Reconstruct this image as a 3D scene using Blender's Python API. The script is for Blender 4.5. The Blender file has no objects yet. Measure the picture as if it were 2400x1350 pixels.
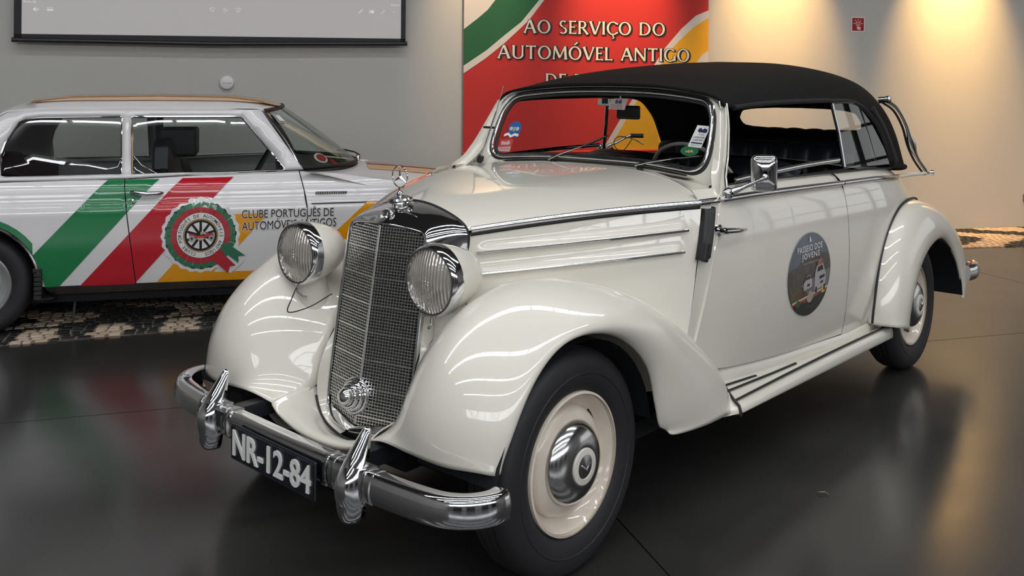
import bpy, bmesh, math, random
import numpy as np
from mathutils import Vector, Matrix
from mathutils.geometry import delaunay_2d_cdt
SC = bpy.context.scene
COL = SC.collection
random.seed(7)
PI = math.pi
# ------------------------------------------------------------------ camera
YAW, ROLL = math.radians(40.91), math.radians(0.4622)
F = Vector((math.cos(YAW), math.sin(YAW), 0)); R0 = Vector((math.sin(YAW), -math.cos(YAW), 0)); U0 = Vector((0, 0, 1))
R = R0 * math.cos(ROLL) + U0 * math.sin(ROLL); U = -R0 * math.sin(ROLL) + U0 * math.cos(ROLL)
cd = bpy.data.cameras.new('camera'); cam = bpy.data.objects.new('camera', cd); COL.objects.link(cam)
M3 = Matrix((R, U, -F)).transposed()
cam.matrix_world = Matrix.Translation((-2.307, -2.451, 1.490)) @ M3.to_4x4()
cd.sensor_width = 36; cd.lens = 36 * 2248.45 / 2400
cd.shift_x = 0; cd.shift_y = -(675 - 185.71) / 2400
cd.clip_start = .02; cd.clip_end = 100
SC.camera = cam
# ------------------------------------------------------------------ world, exposure, lights
w = bpy.data.worlds.new('world'); SC.world = w; w.use_nodes = True
w.node_tree.nodes['Background'].inputs[0].default_value = (.75, .85, 1, 1)
w.node_tree.nodes['Background'].inputs[1].default_value = .6
SC.view_settings.view_transform = 'Standard'; SC.view_settings.look = 'None'
SC.view_settings.exposure = 0; SC.view_settings.gamma = 1; SC.view_settings.use_curve_mapping = False
# hall frame: s runs along the back wall (to the right), d is the distance out from the back wall into the hall
EX, EY = .824, -.5664; NX, NY = -.5664, -.824; WBX, WBY = 8.37, .317
def hall(s, d, z): return (WBX + EX * s + NX * d, WBY + EY * s + NY * d, z)
def hdir(s, d): return (EX * s + NX * d, EY * s + NY * d)
def spot(s, d, z, ts, td, tz, power, col, size, blend, rad=.05):
    l = bpy.data.lights.new('spot_lamp', 'SPOT'); l.energy = power; l.color = col; l.spot_size = math.radians(size); l.spot_blend = blend
    l.shadow_soft_size = rad
    o = bpy.data.objects.new('spot_lamp', l); COL.objects.link(o); a = Vector(hall(s, d, z)); b = Vector(hall(ts, td, tz))
    o.location = a; o.rotation_euler = (b - a).to_track_quat('-Z', 'Y').to_euler()
WARM = (1, .58, .20)
SPOTS = [(-2.5, .62, 3.75, -2.48, 0, 2.15, 600, WARM, 52, .85), (-.45, .62, 3.75, -.43, 0, 2.15, 680, WARM, 52, .85), (1.6, .62, 3.75, 1.6, 0, 2.15, 600, WARM, 52, .85),
         (-2.5, .62, 3.75, -2.48, 0, 2.2, 260, WARM, 30, 1.0), (-.45, .62, 3.75, -.43, 0, 2.2, 330, WARM, 30, 1.0), (1.6, .62, 3.75, 1.6, 0, 2.2, 260, WARM, 30, 1.0),
         (-4.05, .7, 3.9, -4.05, 0, 2.2, 520, (1, .66, .32), 42, .95), (-5.3, .7, 3.9, -5.35, 0, 2.4, 300, (1, .72, .42), 38, .95)]
for a in SPOTS: spot(*a)
# warm downlights that wash the floor to the right of the cars
spot(.2, 1.6, 6.0, .0, 2.3, 0, 1500, WARM, 62, .9, .08)
spot(1.6, 3.4, 6.0, 1.0, 4.2, 0, 1900, WARM, 62, .9, .08)
SKY_E, CLER_E = 16.5, 6.0
# ------------------------------------------------------------------ materials
MATS = {}
def mat(name, col, rough=.5, metal=0., coat=0., spec=.5, noise=0, nscale=8, bump=0, bscale=60, emit=None, es=1, coat_r=.03, rvar=0, col2=None):
    if name in MATS: return MATS[name]
    m = bpy.data.materials.new(name); m.use_nodes = True; nt = m.node_tree; b = nt.nodes['Principled BSDF']
    b.inputs['Base Color'].default_value = (*col, 1); b.inputs['Roughness'].default_value = rough; b.inputs['Metallic'].default_value = metal
    b.inputs['Coat Weight'].default_value = coat; b.inputs['Coat Roughness'].default_value = coat_r; b.inputs['Specular IOR Level'].default_value = spec
    if emit: b.inputs['Emission Color'].default_value = (*emit, 1); b.inputs['Emission Strength'].default_value = es
    if noise or bump or rvar:
        tc = nt.nodes.new('ShaderNodeTexCoord')
    if noise:
        n = nt.nodes.new('ShaderNodeTexNoise'); n.inputs['Scale'].default_value = nscale; n.inputs['Detail'].default_value = 6
        r = nt.nodes.new('ShaderNodeValToRGB'); c2 = col2 or tuple(c * (1 - noise) for c in col)
        r.color_ramp.elements[0].color = (*c2, 1); r.color_ramp.elements[1].color = (*tuple(min(1, c * (1 + noise * .5)) for c in col), 1)
        r.color_ramp.elements[0].position = .3; r.color_ramp.elements[1].position = .7
        nt.links.new(tc.outputs['Object'], n.inputs['Vector']); nt.links.new(n.outputs['Fac'], r.inputs['Fac']); nt.links.new(r.outputs['Color'], b.inputs['Base Color'])
    if rvar:
        n = nt.nodes.new('ShaderNodeTexNoise'); n.inputs['Scale'].default_value = 2.3; n.inputs['Detail'].default_value = 5
        mr = nt.nodes.new('ShaderNodeMapRange'); mr.inputs['To Min'].default_value = rough - rvar; mr.inputs['To Max'].default_value = rough + rvar
        nt.links.new(tc.outputs['Object'], n.inputs['Vector']); nt.links.new(n.outputs['Fac'], mr.inputs['Value']); nt.links.new(mr.outputs['Result'], b.inputs['Roughness'])
    if bump:
        n = nt.nodes.new('ShaderNodeTexNoise'); n.inputs['Scale'].default_value = bscale; n.inputs['Detail'].default_value = 4
        bp = nt.nodes.new('ShaderNodeBump'); bp.inputs['Strength'].default_value = bump; bp.inputs['Distance'].default_value = .004
        nt.links.new(tc.outputs['Object'], n.inputs['Vector']); nt.links.new(n.outputs['Fac'], bp.inputs['Height']); nt.links.new(bp.outputs['Normal'], b.inputs['Normal'])
    MATS[name] = m; return m
def glass(name, tint, refl_r=.0, dens=1.0):
    if name in MATS: return MATS[name]
    m = bpy.data.materials.new(name); m.use_nodes = True; nt = m.node_tree; nt.nodes.clear()
    o = nt.nodes.new('ShaderNodeOutputMaterial'); t = nt.nodes.new('ShaderNodeBsdfTransparent'); g = nt.nodes.new('ShaderNodeBsdfGlossy')
    lw = nt.nodes.new('ShaderNodeLayerWeight'); lw.inputs[0].default_value = .5; pw = nt.nodes.new('ShaderNodeMath'); pw.operation = 'POWER'; pw.inputs[1].default_value = 4.5
    fr = nt.nodes.new('ShaderNodeMath'); fr.operation = 'MULTIPLY_ADD'; fr.inputs[1].default_value = .9; fr.inputs[2].default_value = .07
    nt.links.new(lw.outputs['Facing'], pw.inputs[0]); nt.links.new(pw.outputs[0], fr.inputs[0]); mx = nt.nodes.new('ShaderNodeMixShader')
    t.inputs[0].default_value = (*tint, 1); g.inputs['Roughness'].default_value = refl_r
    nt.links.new(fr.outputs[0], mx.inputs[0]); nt.links.new(t.outputs[0], mx.inputs[1]); nt.links.new(g.outputs[0], mx.inputs[2]); nt.links.new(mx.outputs[0], o.inputs[0])
    MATS[name] = m; return m
CREAM = mat('cream_paint', (.725, .69, .605), .35, coat=1, noise=.03, nscale=1.5)
CREAM2 = mat('cream_wheel_paint', (.76, .67, .57), .35, coat=.8, noise=.12, nscale=9)
CHROME = mat('chrome', (.72, .72, .74), .07, 1, bump=.02, bscale=25)
CHROME2 = mat('worn_chrome', (.60, .60, .60), .16, 1, bump=.05, bscale=40)
STEEL = mat('grille_steel', (.74, .74, .72), .34, 1)
RUBBER = mat('black_rubber', (.012, .012, .013), .55)
TYRE = mat('tyre_rubber', (.016, .016, .018), .62, bump=.15, bscale=120)
DARK = mat('dark_underbody', (.004, .005, .008), .8)
ROOF = mat('black_canvas', (.0065, .006, .0055), .8, bump=.5, bscale=700, spec=.22)
LEATHER = mat('dark_blue_leather', (.006, .008, .013), .45, bump=.1, bscale=90)
WHITE = mat('white_car_paint', (.76, .735, .735), .35, coat=1, noise=.02, nscale=2)
GREEN = mat('green_livery', (.0, .19, .055), .35, coat=1, noise=.02)
RED = mat('red_livery', (.50, .0, .012), .35, coat=1, noise=.02)
YELL = mat('yellow_livery', (.80, .33, .0), .35, coat=1, noise=.02)
BLACKP = mat('black_print', (.01, .01, .012), .5, noise=.05)
WHITEP = mat('white_print', (.8, .79, .77), .5, noise=.02)
PLATEB = mat('plate_black', (.008, .010, .016), .3, coat=.5, noise=.1)
BLACKSEAM = mat('seam_black', (.006, .006, .007), .6, noise=.1)
GLASS = glass('window_glass', (.88, .90, .89))
GLASSD = glass('tinted_window_glass', (.78, .81, .80))
# ------------------------------------------------------------------ mesh helpers
def link(o, parent=None):
    COL.objects.link(o)
    if parent: o.parent = parent
    return o
def mk(name, verts, faces, m, parent=None, smooth=True, angle=40, solid=0, soff=-1, bevel=0, fix=True):
    me = bpy.data.meshes.new(name); me.from_pydata([tuple(map(float, v)) for v in verts], [], [tuple(map(int, f)) for f in faces])
    if fix:
        bm = bmesh.new(); bm.from_mesh(me); bmesh.ops.recalc_face_normals(bm, faces=bm.faces); bm.to_mesh(me); bm.free()
    me.materials.append(m)
    if smooth:
        me.shade_smooth()
        if angle: me.set_sharp_from_angle(angle=math.radians(angle))
    o = bpy.data.objects.new(name, me); link(o, parent)
    if solid:
        s = o.modifiers.new('solid', 'SOLIDIFY'); s.thickness = solid; s.offset = soff
    if bevel:
        s = o.modifiers.new('bevel', 'BEVEL'); s.width = bevel; s.segments = 3; s.limit_method = 'ANGLE'
    return o
def empty(name, loc=(0, 0, 0)):
    o = bpy.data.objects.new(name, None); COL.objects.link(o); o.location = loc; return o
def tag(o, label=None, cat=None, group=None, kind=None):
    if label: o['label'] = label
    if cat: o['category'] = cat
    if group: o['group'] = group
    if kind: o['kind'] = kind
    return o
class MB:
    def __init__(s): s.v = []; s.f = []
    def add(s, v, f):
        n = len(s.v); s.v += [tuple(x) for x in v]; s.f += [tuple(i + n for i in q) for q in f]; return s
    def box(s, c, sz, rot=None):
        v = []
        for i in (-1, 1):
            for j in (-1, 1):
                for k in (-1, 1):
                    p = Vector((i * sz[0] / 2, j * sz[1] / 2, k * sz[2] / 2))
                    if rot: p = rot @ p
                    v.append(p + Vector(c))
        return s.add(v, [(0, 1, 3, 2), (4, 6, 7, 5), (0, 4, 5, 1), (2, 3, 7, 6), (0, 2, 6, 4), (1, 5, 7, 3)])
    def tube(s, pts, r, n=10, cap=True, closed=False, flat=None):
        pts = [Vector(p) for p in pts]; m = len(pts); rs = r if isinstance(r, (list, tuple)) else [r] * m
        prev = None; rings = []
        for i, p in enumerate(pts):
            if closed: t = pts[(i + 1) % m] - pts[i - 1]
            else: t = pts[min(i + 1, m - 1)] - pts[max(i - 1, 0)]
            t.normalize()
            if prev is None:
                a = Vector((0, 0, 1)) if abs(t.z) < .9 else Vector((1, 0, 0))
                n1 = (a - t * a.dot(t)).normalized()
            else: n1 = (prev - t * prev.dot(t)).normalized()
            prev = n1; n2 = t.cross(n1)
            fx, fy = flat or (1, 1)
            rings.append([p + n1 * math.cos(2 * PI * k / n) * rs[i] * fx + n2 * math.sin(2 * PI * k / n) * rs[i] * fy for k in range(n)])
        v = [q for rg in rings for q in rg]; f = []
        for i in range(m if closed else m - 1):
            for k in range(n):
                a, b = i * n + k, i * n + (k + 1) % n; c, d = ((i + 1) % m) * n + (k + 1) % n, ((i + 1) % m) * n + k
                f.append((a, b, c, d))
        if cap and not closed: f += [tuple(range(n))[::-1], tuple((m - 1) * n + k for k in range(n))]
        return s.add(v, f)
    def lathe(s, prof, c, ax, n=48, closed=False):
        ax = Vector(ax).normalized(); a = Vector((0, 0, 1)) if abs(ax.z) < .9 else Vector((1, 0, 0))
        n1 = (a - ax * a.dot(ax)).normalized(); n2 = ax.cross(n1); c = Vector(c); v = []; f = []; m = len(prof)
        for r, h in prof:
            for k in range(n):
                t = 2 * PI * k / n; v.append(c + ax * h + (n1 * math.cos(t) + n2 * math.sin(t)) * r)
        for i in range(m if closed else m - 1):
            for k in range(n):
                f.append((i * n + k, i * n + (k + 1) % n, ((i + 1) % m) * n + (k + 1) % n, ((i + 1) % m) * n + k))
        return s.add(v, f)
    def grid(s, G):
        G = np.asarray(G); a, b = G.shape[:2]
        return s.add(G.reshape(-1, 3).tolist(), [(i * b + j, i * b + j + 1, (i + 1) * b + j + 1, (i + 1) * b + j) for i in range(a - 1) for j in range(b - 1)])
    def prism(s, poly, d, fn=None):
        """closed outline of 3D points extruded by vector d"""
        n = len(poly); d = Vector(d); v = [Vector(p) for p in poly] + [Vector(p) + d for p in poly]
        return s.add(v, [tuple(range(n))[::-1], tuple(range(n, 2 * n))] + [(i, (i + 1) % n, n + (i + 1) % n, n + i) for i in range(n)])
    def go(s, name, m, parent=None, **k): return mk(name, s.v, s.f, m, parent, **k)
def cr(P, n, ax=0):
    """Catmull-Rom subdivision of control points along an axis, n steps per segment"""
    P = np.moveaxis(np.asarray(P, float), ax, 0); m = len(P)
    E = np.concatenate([[2 * P[0] - P[1]], P, [2 * P[-1] - P[-2]]]); out = []
    for i in range(m - 1):
        p0, p1, p2, p3 = E[i:i + 4]
        for k in range(n):
            t = k / n; out.append(.5 * (2 * p1 + (p2 - p0) * t + (2 * p0 - 5 * p1 + 4 * p2 - p3) * t * t + (3 * p1 - p0 - 3 * p2 + p3) * t ** 3))
    out.append(P[-1]); return np.moveaxis(np.array(out), 0, ax)
def crc(P, n):
    """closed Catmull-Rom"""
    P = [np.array(p, float) for p in P]; m = len(P); out = []
    for i in range(m):
        p0, p1, p2, p3 = P[i - 1], P[i], P[(i + 1) % m], P[(i + 2) % m]
        for k in range(n):
            t = k / n; out.append(.5 * (2 * p1 + (p2 - p0) * t + (2 * p0 - 5 * p1 + 4 * p2 - p3) * t * t + (3 * p1 - p0 - 3 * p2 + p3) * t ** 3))
    return [tuple(p) for p in out]
def my(G): G = np.array(G, float).copy(); G[..., 1] *= -1; return G
def pip(x, y, P):
    c = False; n = len(P); j = n - 1
    for i in range(n):
        if (P[i][1] > y) != (P[j][1] > y) and x < (P[j][0] - P[i][0]) * (y - P[i][1]) / (P[j][1] - P[i][1]) + P[i][0]: c = not c
        j = i
    return c
def subdiv(P, h):
    o = []
    for i in range(len(P)):
        a, b = P[i], P[(i + 1) % len(P)]; n = max(1, int(math.hypot(b[0] - a[0], b[1] - a[1]) / h))
        for k in range(n): o.append((a[0] + (b[0] - a[0]) * k / n, a[1] + (b[1] - a[1]) * k / n))
    return o
def cdt(outer, holes=(), h=.05, extra=None):
    outer = subdiv(outer, h); holes = [subdiv(q, h) for q in holes]
    vs = list(outer); es = [(i, (i + 1) % len(outer)) for i in range(len(outer))]
    for q in holes:
        n = len(vs); vs += q; es += [(n + i, n + (i + 1) % len(q)) for i in range(len(q))]
    xs = [p[0] for p in outer]; ys = [p[1] for p in outer]
    x = math.floor(min(xs) / h) * h + h * .5
    while x < max(xs):
        y = math.floor(min(ys) / h) * h + h * .5
        while y < max(ys):
            if pip(x, y, outer) and not any(pip(x, y, q) for q in holes):
                if min((x - a) ** 2 + (y - b) ** 2 for a, b in vs[:len(outer) + sum(map(len, holes))]) > (h * .35) ** 2: vs.append((x, y))
            y += h
        x += h
    r = delaunay_2d_cdt([Vector(p) for p in vs], es, [], 0, 1e-6)
    V = [tuple(p) for p in r[0]]; Fc = []
    for t in r[2]:
        cx = sum(V[i][0] for i in t) / len(t); cy = sum(V[i][1] for i in t) / len(t)
        if pip(cx, cy, outer) and not any(pip(cx, cy, q) for q in holes): Fc.append(t)
    used = sorted({i for t in Fc for i in t}); ix = {u: k for k, u in enumerate(used)}
    return [V[u] for u in used], [tuple(ix[i] for i in t) for t in Fc]
def panel(name, outer, fn, m, parent=None, holes=(), h=.05, solid=0, **k):
    V, Fc = cdt(outer, holes, h); return mk(name, [fn(*v) for v in V], Fc, m, parent, solid=solid, **k)
def circ(x, y, r, n=32, a0=0, a1=2 * PI, ry=None):
    return [(x + r * math.cos(a0 + (a1 - a0) * i / n), y + (ry or r) * math.sin(a0 + (a1 - a0) * i / n)) for i in range(n)]
def rrect(x0, y0, x1, y1, r, n=5):
    o = []
    for cx, cy, a in ((x1 - r, y1 - r, 0), (x0 + r, y1 - r, 90), (x0 + r, y0 + r, 180), (x1 - r, y0 + r, 270)):
        for i in range(n + 1):
            t = math.radians(a + 90 * i / n); o.append((cx + r * math.cos(t), cy + r * math.sin(t)))
    return o
def textmesh(s, size=1, bold=0, space=1):
    c = bpy.data.curves.new('t', 'FONT'); c.body = s; c.size = size; c.offset = bold; c.space_character = space; c.resolution_u = 3
    o = bpy.data.objects.new('t', c); COL.objects.link(o); dg = bpy.context.evaluated_depsgraph_get(); dg.update()
    me = bpy.data.meshes.new_from_object(o.evaluated_get(dg)); V = [(v.co.x, v.co.y) for v in me.vertices]; Fc = [tuple(p.vertices) for p in me.polygons]
    bpy.data.objects.remove(o); bpy.data.meshes.remove(me); return V, Fc
def fit(VF, x0, y0, x1, y1):
    V, Fc = VF; a = min(v[0] for v in V); b = max(v[0] for v in V); c = min(v[1] for v in V); d = max(v[1] for v in V)
    return [(x0 + (v[0] - a) / (b - a) * (x1 - x0), y0 + (v[1] - c) / (d - c) * (y1 - y0)) for v in V], Fc
def lerp(tab, x):
    if x <= tab[0][0]: return tab[0][1]
    for (a, p), (b, q) in zip(tab, tab[1:]):
        if x <= b: return p + (q - p) * (x - a) / (b - a)
    return tab[-1][1]
# ------------------------------------------------------------------ the hall
S0, S1, D1, HT = -17, 7.5, 19, 7.6
WALLM = mat('grey_wall_paint', (.50, .49, .455), .75, bump=.12, bscale=180, noise=.03, nscale=.6)
WALL2 = mat('hall_wall_paint', (.30, .29, .28), .8, noise=.1, nscale=.5)
CEILM = mat('dark_ceiling', (.085, .085, .09), .8, noise=.15, nscale=.7)
def hbox(mb, s0, s1, d0, d1, z0, z1):
    c = [hall(s, d, z) for s in (s0, s1) for d in (d0, d1) for z in (z0, z1)]
    return mb.add(c, [(0, 1, 3, 2), (4, 6, 7, 5), (0, 4, 5, 1), (2, 3, 7, 6), (0, 2, 6, 4), (1, 5, 7, 3)])
def hb(name, m, s0, s1, d0, d1, z0, z1, parent=None, kind='structure', **k):
    o = hbox(MB(), s0, s1, d0, d1, z0, z1).go(name, m, parent, smooth=False, **k)
    if kind and not parent: o['kind'] = kind
    return o
hb('wall_back', WALLM, S0, S1, -.2, 0, 0, HT)
hb('wall_left', WALL2, S0 - .2, S0, -.2, D1 + .2, 0, HT)
wr_ = MB()
for q in ((-.2, .6, 0, HT), (.6, 8.6, 0, .25), (.6, 8.6, 3.2, HT), (8.6, D1 + .2, 0, HT)): hbox(wr_, S1, S1 + .2, *q)
tag(wr_.go('wall_right', WALL2, smooth=False), kind='structure')
w6 = hb('window_6', mat('side_daylight', (.8, .8, .8), .5, emit=(.95, .98, 1), es=.7), S1 + .12, S1 + .16, .6, 8.6, .25, 3.2)
f6 = MB()
for k in range(11): hbox(f6, S1 + .02, S1 + .1, .6 + k * .8 - .04, .6 + k * .8 + .04, .25, 3.2)
for z_ in (.30, .9, 1.5, 2.1, 2.7, 3.15): hbox(f6, S1 + .03, S1 + .09, .6, 8.6, z_ - .025, z_ + .025)
f6.go('window_frame', mat('window_bar_grey', (.12, .12, .12), .5, .3, noise=.1), w6, smooth=False)
wf = MB(); hbox(wf, S0, S1, D1, D1 + .2, 0, 4.3); hbox(wf, S0, S1, D1, D1 + .2, 6.1, HT)
tag(wf.go('wall_front', WALL2, smooth=False), kind='structure')
STRIPS = [(5.4, 5.85), (8.8, 9.25), (12.2, 12.65), (15.6, 16.05)]
ce = MB(); prev = -.2
for a, b in STRIPS: hbox(ce, S0 - .2, S1 + .2, prev, a, HT, HT + .2); prev = b
hbox(ce, S0 - .2, S1 + .2, prev, D1 + .2, HT, HT + .2)
tag(ce.go('ceiling', CEILM, smooth=False), kind='structure')
SKY = mat('skylight_daylight', (.8, .8, .8), .5, emit=(.95, .975, 1), es=SKY_E); CLER = mat('clerestory_daylight', (.8, .8, .8), .5, emit=(.95, .97, 1), es=CLER_E)
BAR = mat('window_bar_grey', (.12, .12, .12), .5, .3, noise=.1)
for i, (a, b) in enumerate(STRIPS):
    r = hb('window_%d' % (i + 1), SKY, S0 + 2, 2.0, a, b, HT + .12, HT + .16)
    fr = MB()
    for k in range(18): hbox(fr, S0 + 2 + k - .035, S0 + 2 + k + .035, a, b, HT + .02, HT + .1)
    hbox(fr, S0, S0 + 2, a, b, HT, HT + .2); hbox(fr, 2.0, S1, a, b, HT, HT + .2)
    fr.go('window_frame', BAR, r, smooth=False)
r = hb('window_5', CLER, S0, S1, D1 + .1, D1 + .14, 4.3, 6.1)
fr = MB()
for k in range(17): hbox(fr, S0 + k * 1.5 - .04, S0 + k * 1.5 + .04, D1, D1 + .08, 4.3, 6.1)
for k in range(5):   # lattice braces in front of the high window band
    s = S0 + k * 5 + 1
    fr.tube([hall(s, D1 - .1, 6.1), hall(s + 1.2, D1 - .1, 4.3), hall(s + 2.4, D1 - .1, 6.1)], .09, 6)
fr.go('window_frame', BAR, r, smooth=False)
# added dark panels low on the opposite side so that chrome has something to mirror
for k in range(4): hb('trim_%d' % (k + 1), mat('dark_reflection_panel', (.03, .03, .035), .4, noise=.2), S0 + 2 + k * 6, S0 + 5.6 + k * 6, D1 - .03, D1, 0, 3.0)
# floor: polished concrete slabs
FL = mat('polished_concrete', (.036, .035, .033), .20, coat=.0, noise=.28, nscale=1.6, rvar=.07, bump=.03, bscale=30, spec=.6)
base = MB(); hbox(base, S0 - .2, S1 + .2, -.2, D1 + .2, -.2, -.02)
floor = tag(base.go('floor', mat('joint_dark', (.015, .013, .012), .8, noise=.1), smooth=False), kind='structure')
ux, uy, vx, vy = .8495, -.5276, .5276, .8495
def uv(u, v, z=0): return (ux * u + vx * v, uy * u + vy * v, z)
def inhall(x, y): return S0 <= (x - WBX) * EX + (y - WBY) * EY <= S1 and 0 <= (x - WBX) * NX + (y - WBY) * NY <= D1
U0_, V0_, P_ = 0.651, 1.263, 4.45
for i in range(-6, 6):
    for j in range(-4, 4):
        a, b = U0_ + P_ * i, V0_ + P_ * j; c = uv(a + P_ / 2, b + P_ / 2)
        s = (c[0] - WBX) * EX + (c[1] - WBY) * EY; d = (c[0] - WBX) * NX + (c[1] - WBY) * NY
        if not (S0 - 3 < s < S1 + 3 and -3 < d < D1 + 3): continue
        # clip the slab to the hall
        P = [(a + .003, b + .003), (a + P_ - .003, b + .003), (a + P_ - .003, b + P_ - .003), (a + .003, b + P_ - .003)]
        P = [((uv(*p)[0] - WBX) * EX + (uv(*p)[1] - WBY) * EY, (uv(*p)[0] - WBX) * NX + (uv(*p)[1] - WBY) * NY) for p in P]
        for ax, lim, sg in ((0, S0, 1), (0, S1, -1), (1, .02, 1), (1, D1, -1)):
            Q = []
            for k in range(len(P)):
                p, q = P[k], P[(k + 1) % len(P)]; ip, iq = (p[ax] - lim) * sg >= 0, (q[ax] - lim) * sg >= 0
                if ip: Q.append(p)
                if ip != iq:
                    t = (lim - p[ax]) / (q[ax] - p[ax]); Q.append((p[0] + (q[0] - p[0]) * t, p[1] + (q[1] - p[1]) * t))
            P = Q
            if len(P) < 3: break
        if len(P) < 3: continue
        MB().prism([hall(p[0], p[1], -.02) for p in P], (0, 0, .02)).go('slab', FL, floor, smooth=False)
# cobbled border along the back wall
FRONT = [(x, y) for x, y in ((-3.2, 4.66), (-.159, 3.115), (.796, 2.623), (3.5, 1.58), (6.78, .213), (7.38, -.258), (9.9, -2.1))]
FS = sorted(((x - WBX) * EX + (y - WBY) * EY, (x - WBX) * NX + (y - WBY) * NY) for x, y in FRONT)
def dfront(s): return lerp(FS, s)
CC = [mat('cream_stone_%s' % n, c, .6, noise=.2, nscale=30, bump=.4, bscale=90) for n, c in (('a', (.56, .43, .32)), ('b', (.50, .38, .28)), ('c', (.60, .48, .37)))]
CB = [mat('black_stone_%s' % n, c, .45, noise=.3, nscale=30, bump=.4, bscale=90) for n, c in (('a', (.016, .016, .018)), ('b', (.028, .027, .027)))]
GROUT = mat('stone_grout', (.20, .155, .115), .9, noise=.3, nscale=40)
pts = [hall(s, d - .004, -.001) for s, d in FS] + [hall(FS[-1][0], 0, -.001), hall(FS[0][0], 0, -.001)]
pave = MB().prism(pts, (0, 0, .003)).go('cobble_border', GROUT, floor, smooth=False)
random.seed(3)
stone_me = []
for k in range(8):
    x0, y0 = .5, .5; q = [(-x0 + random.uniform(0, .1), -y0 + random.uniform(0, .1)), (x0 - random.uniform(0, .1), -y0 + random.uniform(0, .12)), (x0 - random.uniform(0, .12), y0 - random.uniform(0, .1)), (-x0 + random.uniform(0, .12), y0 - random.uniform(0, .1))]
    v = [(a, b, -.2) for a, b in q] + [(a, b, .7) for a, b in q] + [(a * .86, b * .86, 1) for a, b in q]
    stone_me.append((v, [(0, 1, 5, 4), (1, 2, 6, 5), (2, 3, 7, 6), (3, 0, 4, 7), (4, 5, 9, 8), (5, 6, 10, 9), (6, 7, 11, 10), (7, 4, 8, 11), (8, 9, 10, 11)]))
def cream(s, d):
    t = dfront(s) - d
    if s < -3.2:
        if t < .30: return ((s + 8.579) / .39) % 1 < .54
        if t < .36: return False
        return math.sin(2 * PI * s / .8 + 2 * math.sin(2 * PI * t / .7)) > .25
    return math.sin(2 * PI * (s - .1) / .95 + 2.0 * math.sin(2 * PI * (d + .15) / .95)) > -.05
stones = []
rd = .058
for row in range(60):
    s = FS[0][0] + random.uniform(0, .06)
    while s < min(FS[-1][0], 3.2):
        wd = random.uniform(.05, .085); sc = s + wd / 2; t = row * rd + rd / 2; d = dfront(sc) - t
        s += wd
        if d < .05 or (sc < -3.2 and t > 1.2): continue
        hf = .5 * rd; c = hall(sc, d + random.uniform(-.006, .006), 0)
        camd = (c[0] + 2.307) ** 2 + (c[1] + 2.451) ** 2
        vis = (-9.6 < sc < -7.55 and t < .45) or (sc > -1.6 and sc < .6)
        stones.append((0 if vis else 1, camd, c, wd - .006, rd - .006, cream(sc, d), random.randrange(8), random.uniform(-.09, .09), random.random()))
stones.sort(key=lambda q: (q[0], q[1]))
cache = {}
rest = {}
ang0 = math.atan2(EY, EX)
for k, (vis, cdm, c, wx, wy, cr_, mi, rot, rr) in enumerate(stones):
    M = CC[int(rr * 3)] if cr_ else CB[int(rr * 2)]
    if k < 300:
        key = (mi, M.name)
        if key not in cache:
            o = mk('cobble', *stone_me[mi], M, floor, smooth=False); cache[key] = o
        else:
            o = cache[key].copy(); COL.objects.link(o)
        o.location = (c[0], c[1], .001); o.scale = (wx, wy, .007 + .004 * rr); o.rotation_euler = (0, 0, ang0 + rot)
    else:
        mb = rest.setdefault(M.name, (MB(), M))[0]; ca, sa = math.cos(ang0 + rot), math.sin(ang0 + rot); h = .007 + .004 * rr
        mb.add([(c[0] + (x * wx) * ca - (y * wy) * sa, c[1] + (x * wx) * sa + (y * wy) * ca, .001 + z * h) for x, y, z in stone_me[mi][0]], stone_me[mi][1])
for mb, M in rest.values():
    o = mb.go('cobbles', M, floor, smooth=False); o['kind'] = 'stuff'
# ------------------------------------------------------------------ things on the wall
def hp(s, z, d=.0): return hall(s, d, z)
# projection screen hanging above the saloon
scr = tag(empty('projection_screen', hall(-7.57, .08, 1.8)), 'large white projection screen in a black border hanging on the grey wall', 'projection screen')
scr_inv = Matrix.Translation(-Vector(scr.location))
def child(o, root): o.parent = root; o.matrix_parent_inverse = Matrix.Translation(-Vector(root.location)); return o
def hmb(poly, d0, d1): return MB().prism([hall(s, d0, z) for s, z in poly], Vector(hall(0, d1, 0)) - Vector(hall(0, d0, 0)))
ZT = 3.5
child(hmb([(-9.06, 1.815), (-6.08, 1.832), (-6.08, ZT - .1), (-9.06, ZT - .1)], .085, .092).go('screen_surface', mat('screen_white', (.60, .575, .565), .6, noise=.015, nscale=1, emit=(.75, .7, .7), es=.12), smooth=False), scr)
b = MB()
for poly in ([(-9.115, 1.78), (-9.06, 1.78), (-9.06, ZT), (-9.115, ZT)], [(-6.08, 1.80), (-6.04, 1.80), (-6.04, ZT), (-6.08, ZT)], [(-9.115, 1.77), (-6.04, 1.79), (-6.04, 1.832), (-9.115, 1.812)], [(-9.115, ZT - .1), (-6.04, ZT - .1), (-6.04, ZT), (-9.115, ZT)]):
    b.prism([hall(s, .08, z) for s, z in poly], Vector(hall(0, .0935, 0)) - Vector(hall(0, .08, 0)))
child(b.go('black_border', mat('screen_black', (.012, .012, .015), .6, noise=.2), smooth=False), scr)
child(MB().tube([hall(-9.13, .086, 1.768), hall(-7.6, .086, 1.762), hall(-6.025, .086, 1.79)], .019, 12).go('bottom_bar', mat('screen_bar', (.015, .015, .018), .35, noise=.1)), scr)
child(hmb([(-9.2, ZT), (-5.95, ZT), (-5.95, ZT + .13), (-9.2, ZT + .13)], 0, .12).go('screen_housing', WHITEP, smooth=False, bevel=.01), scr)
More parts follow.
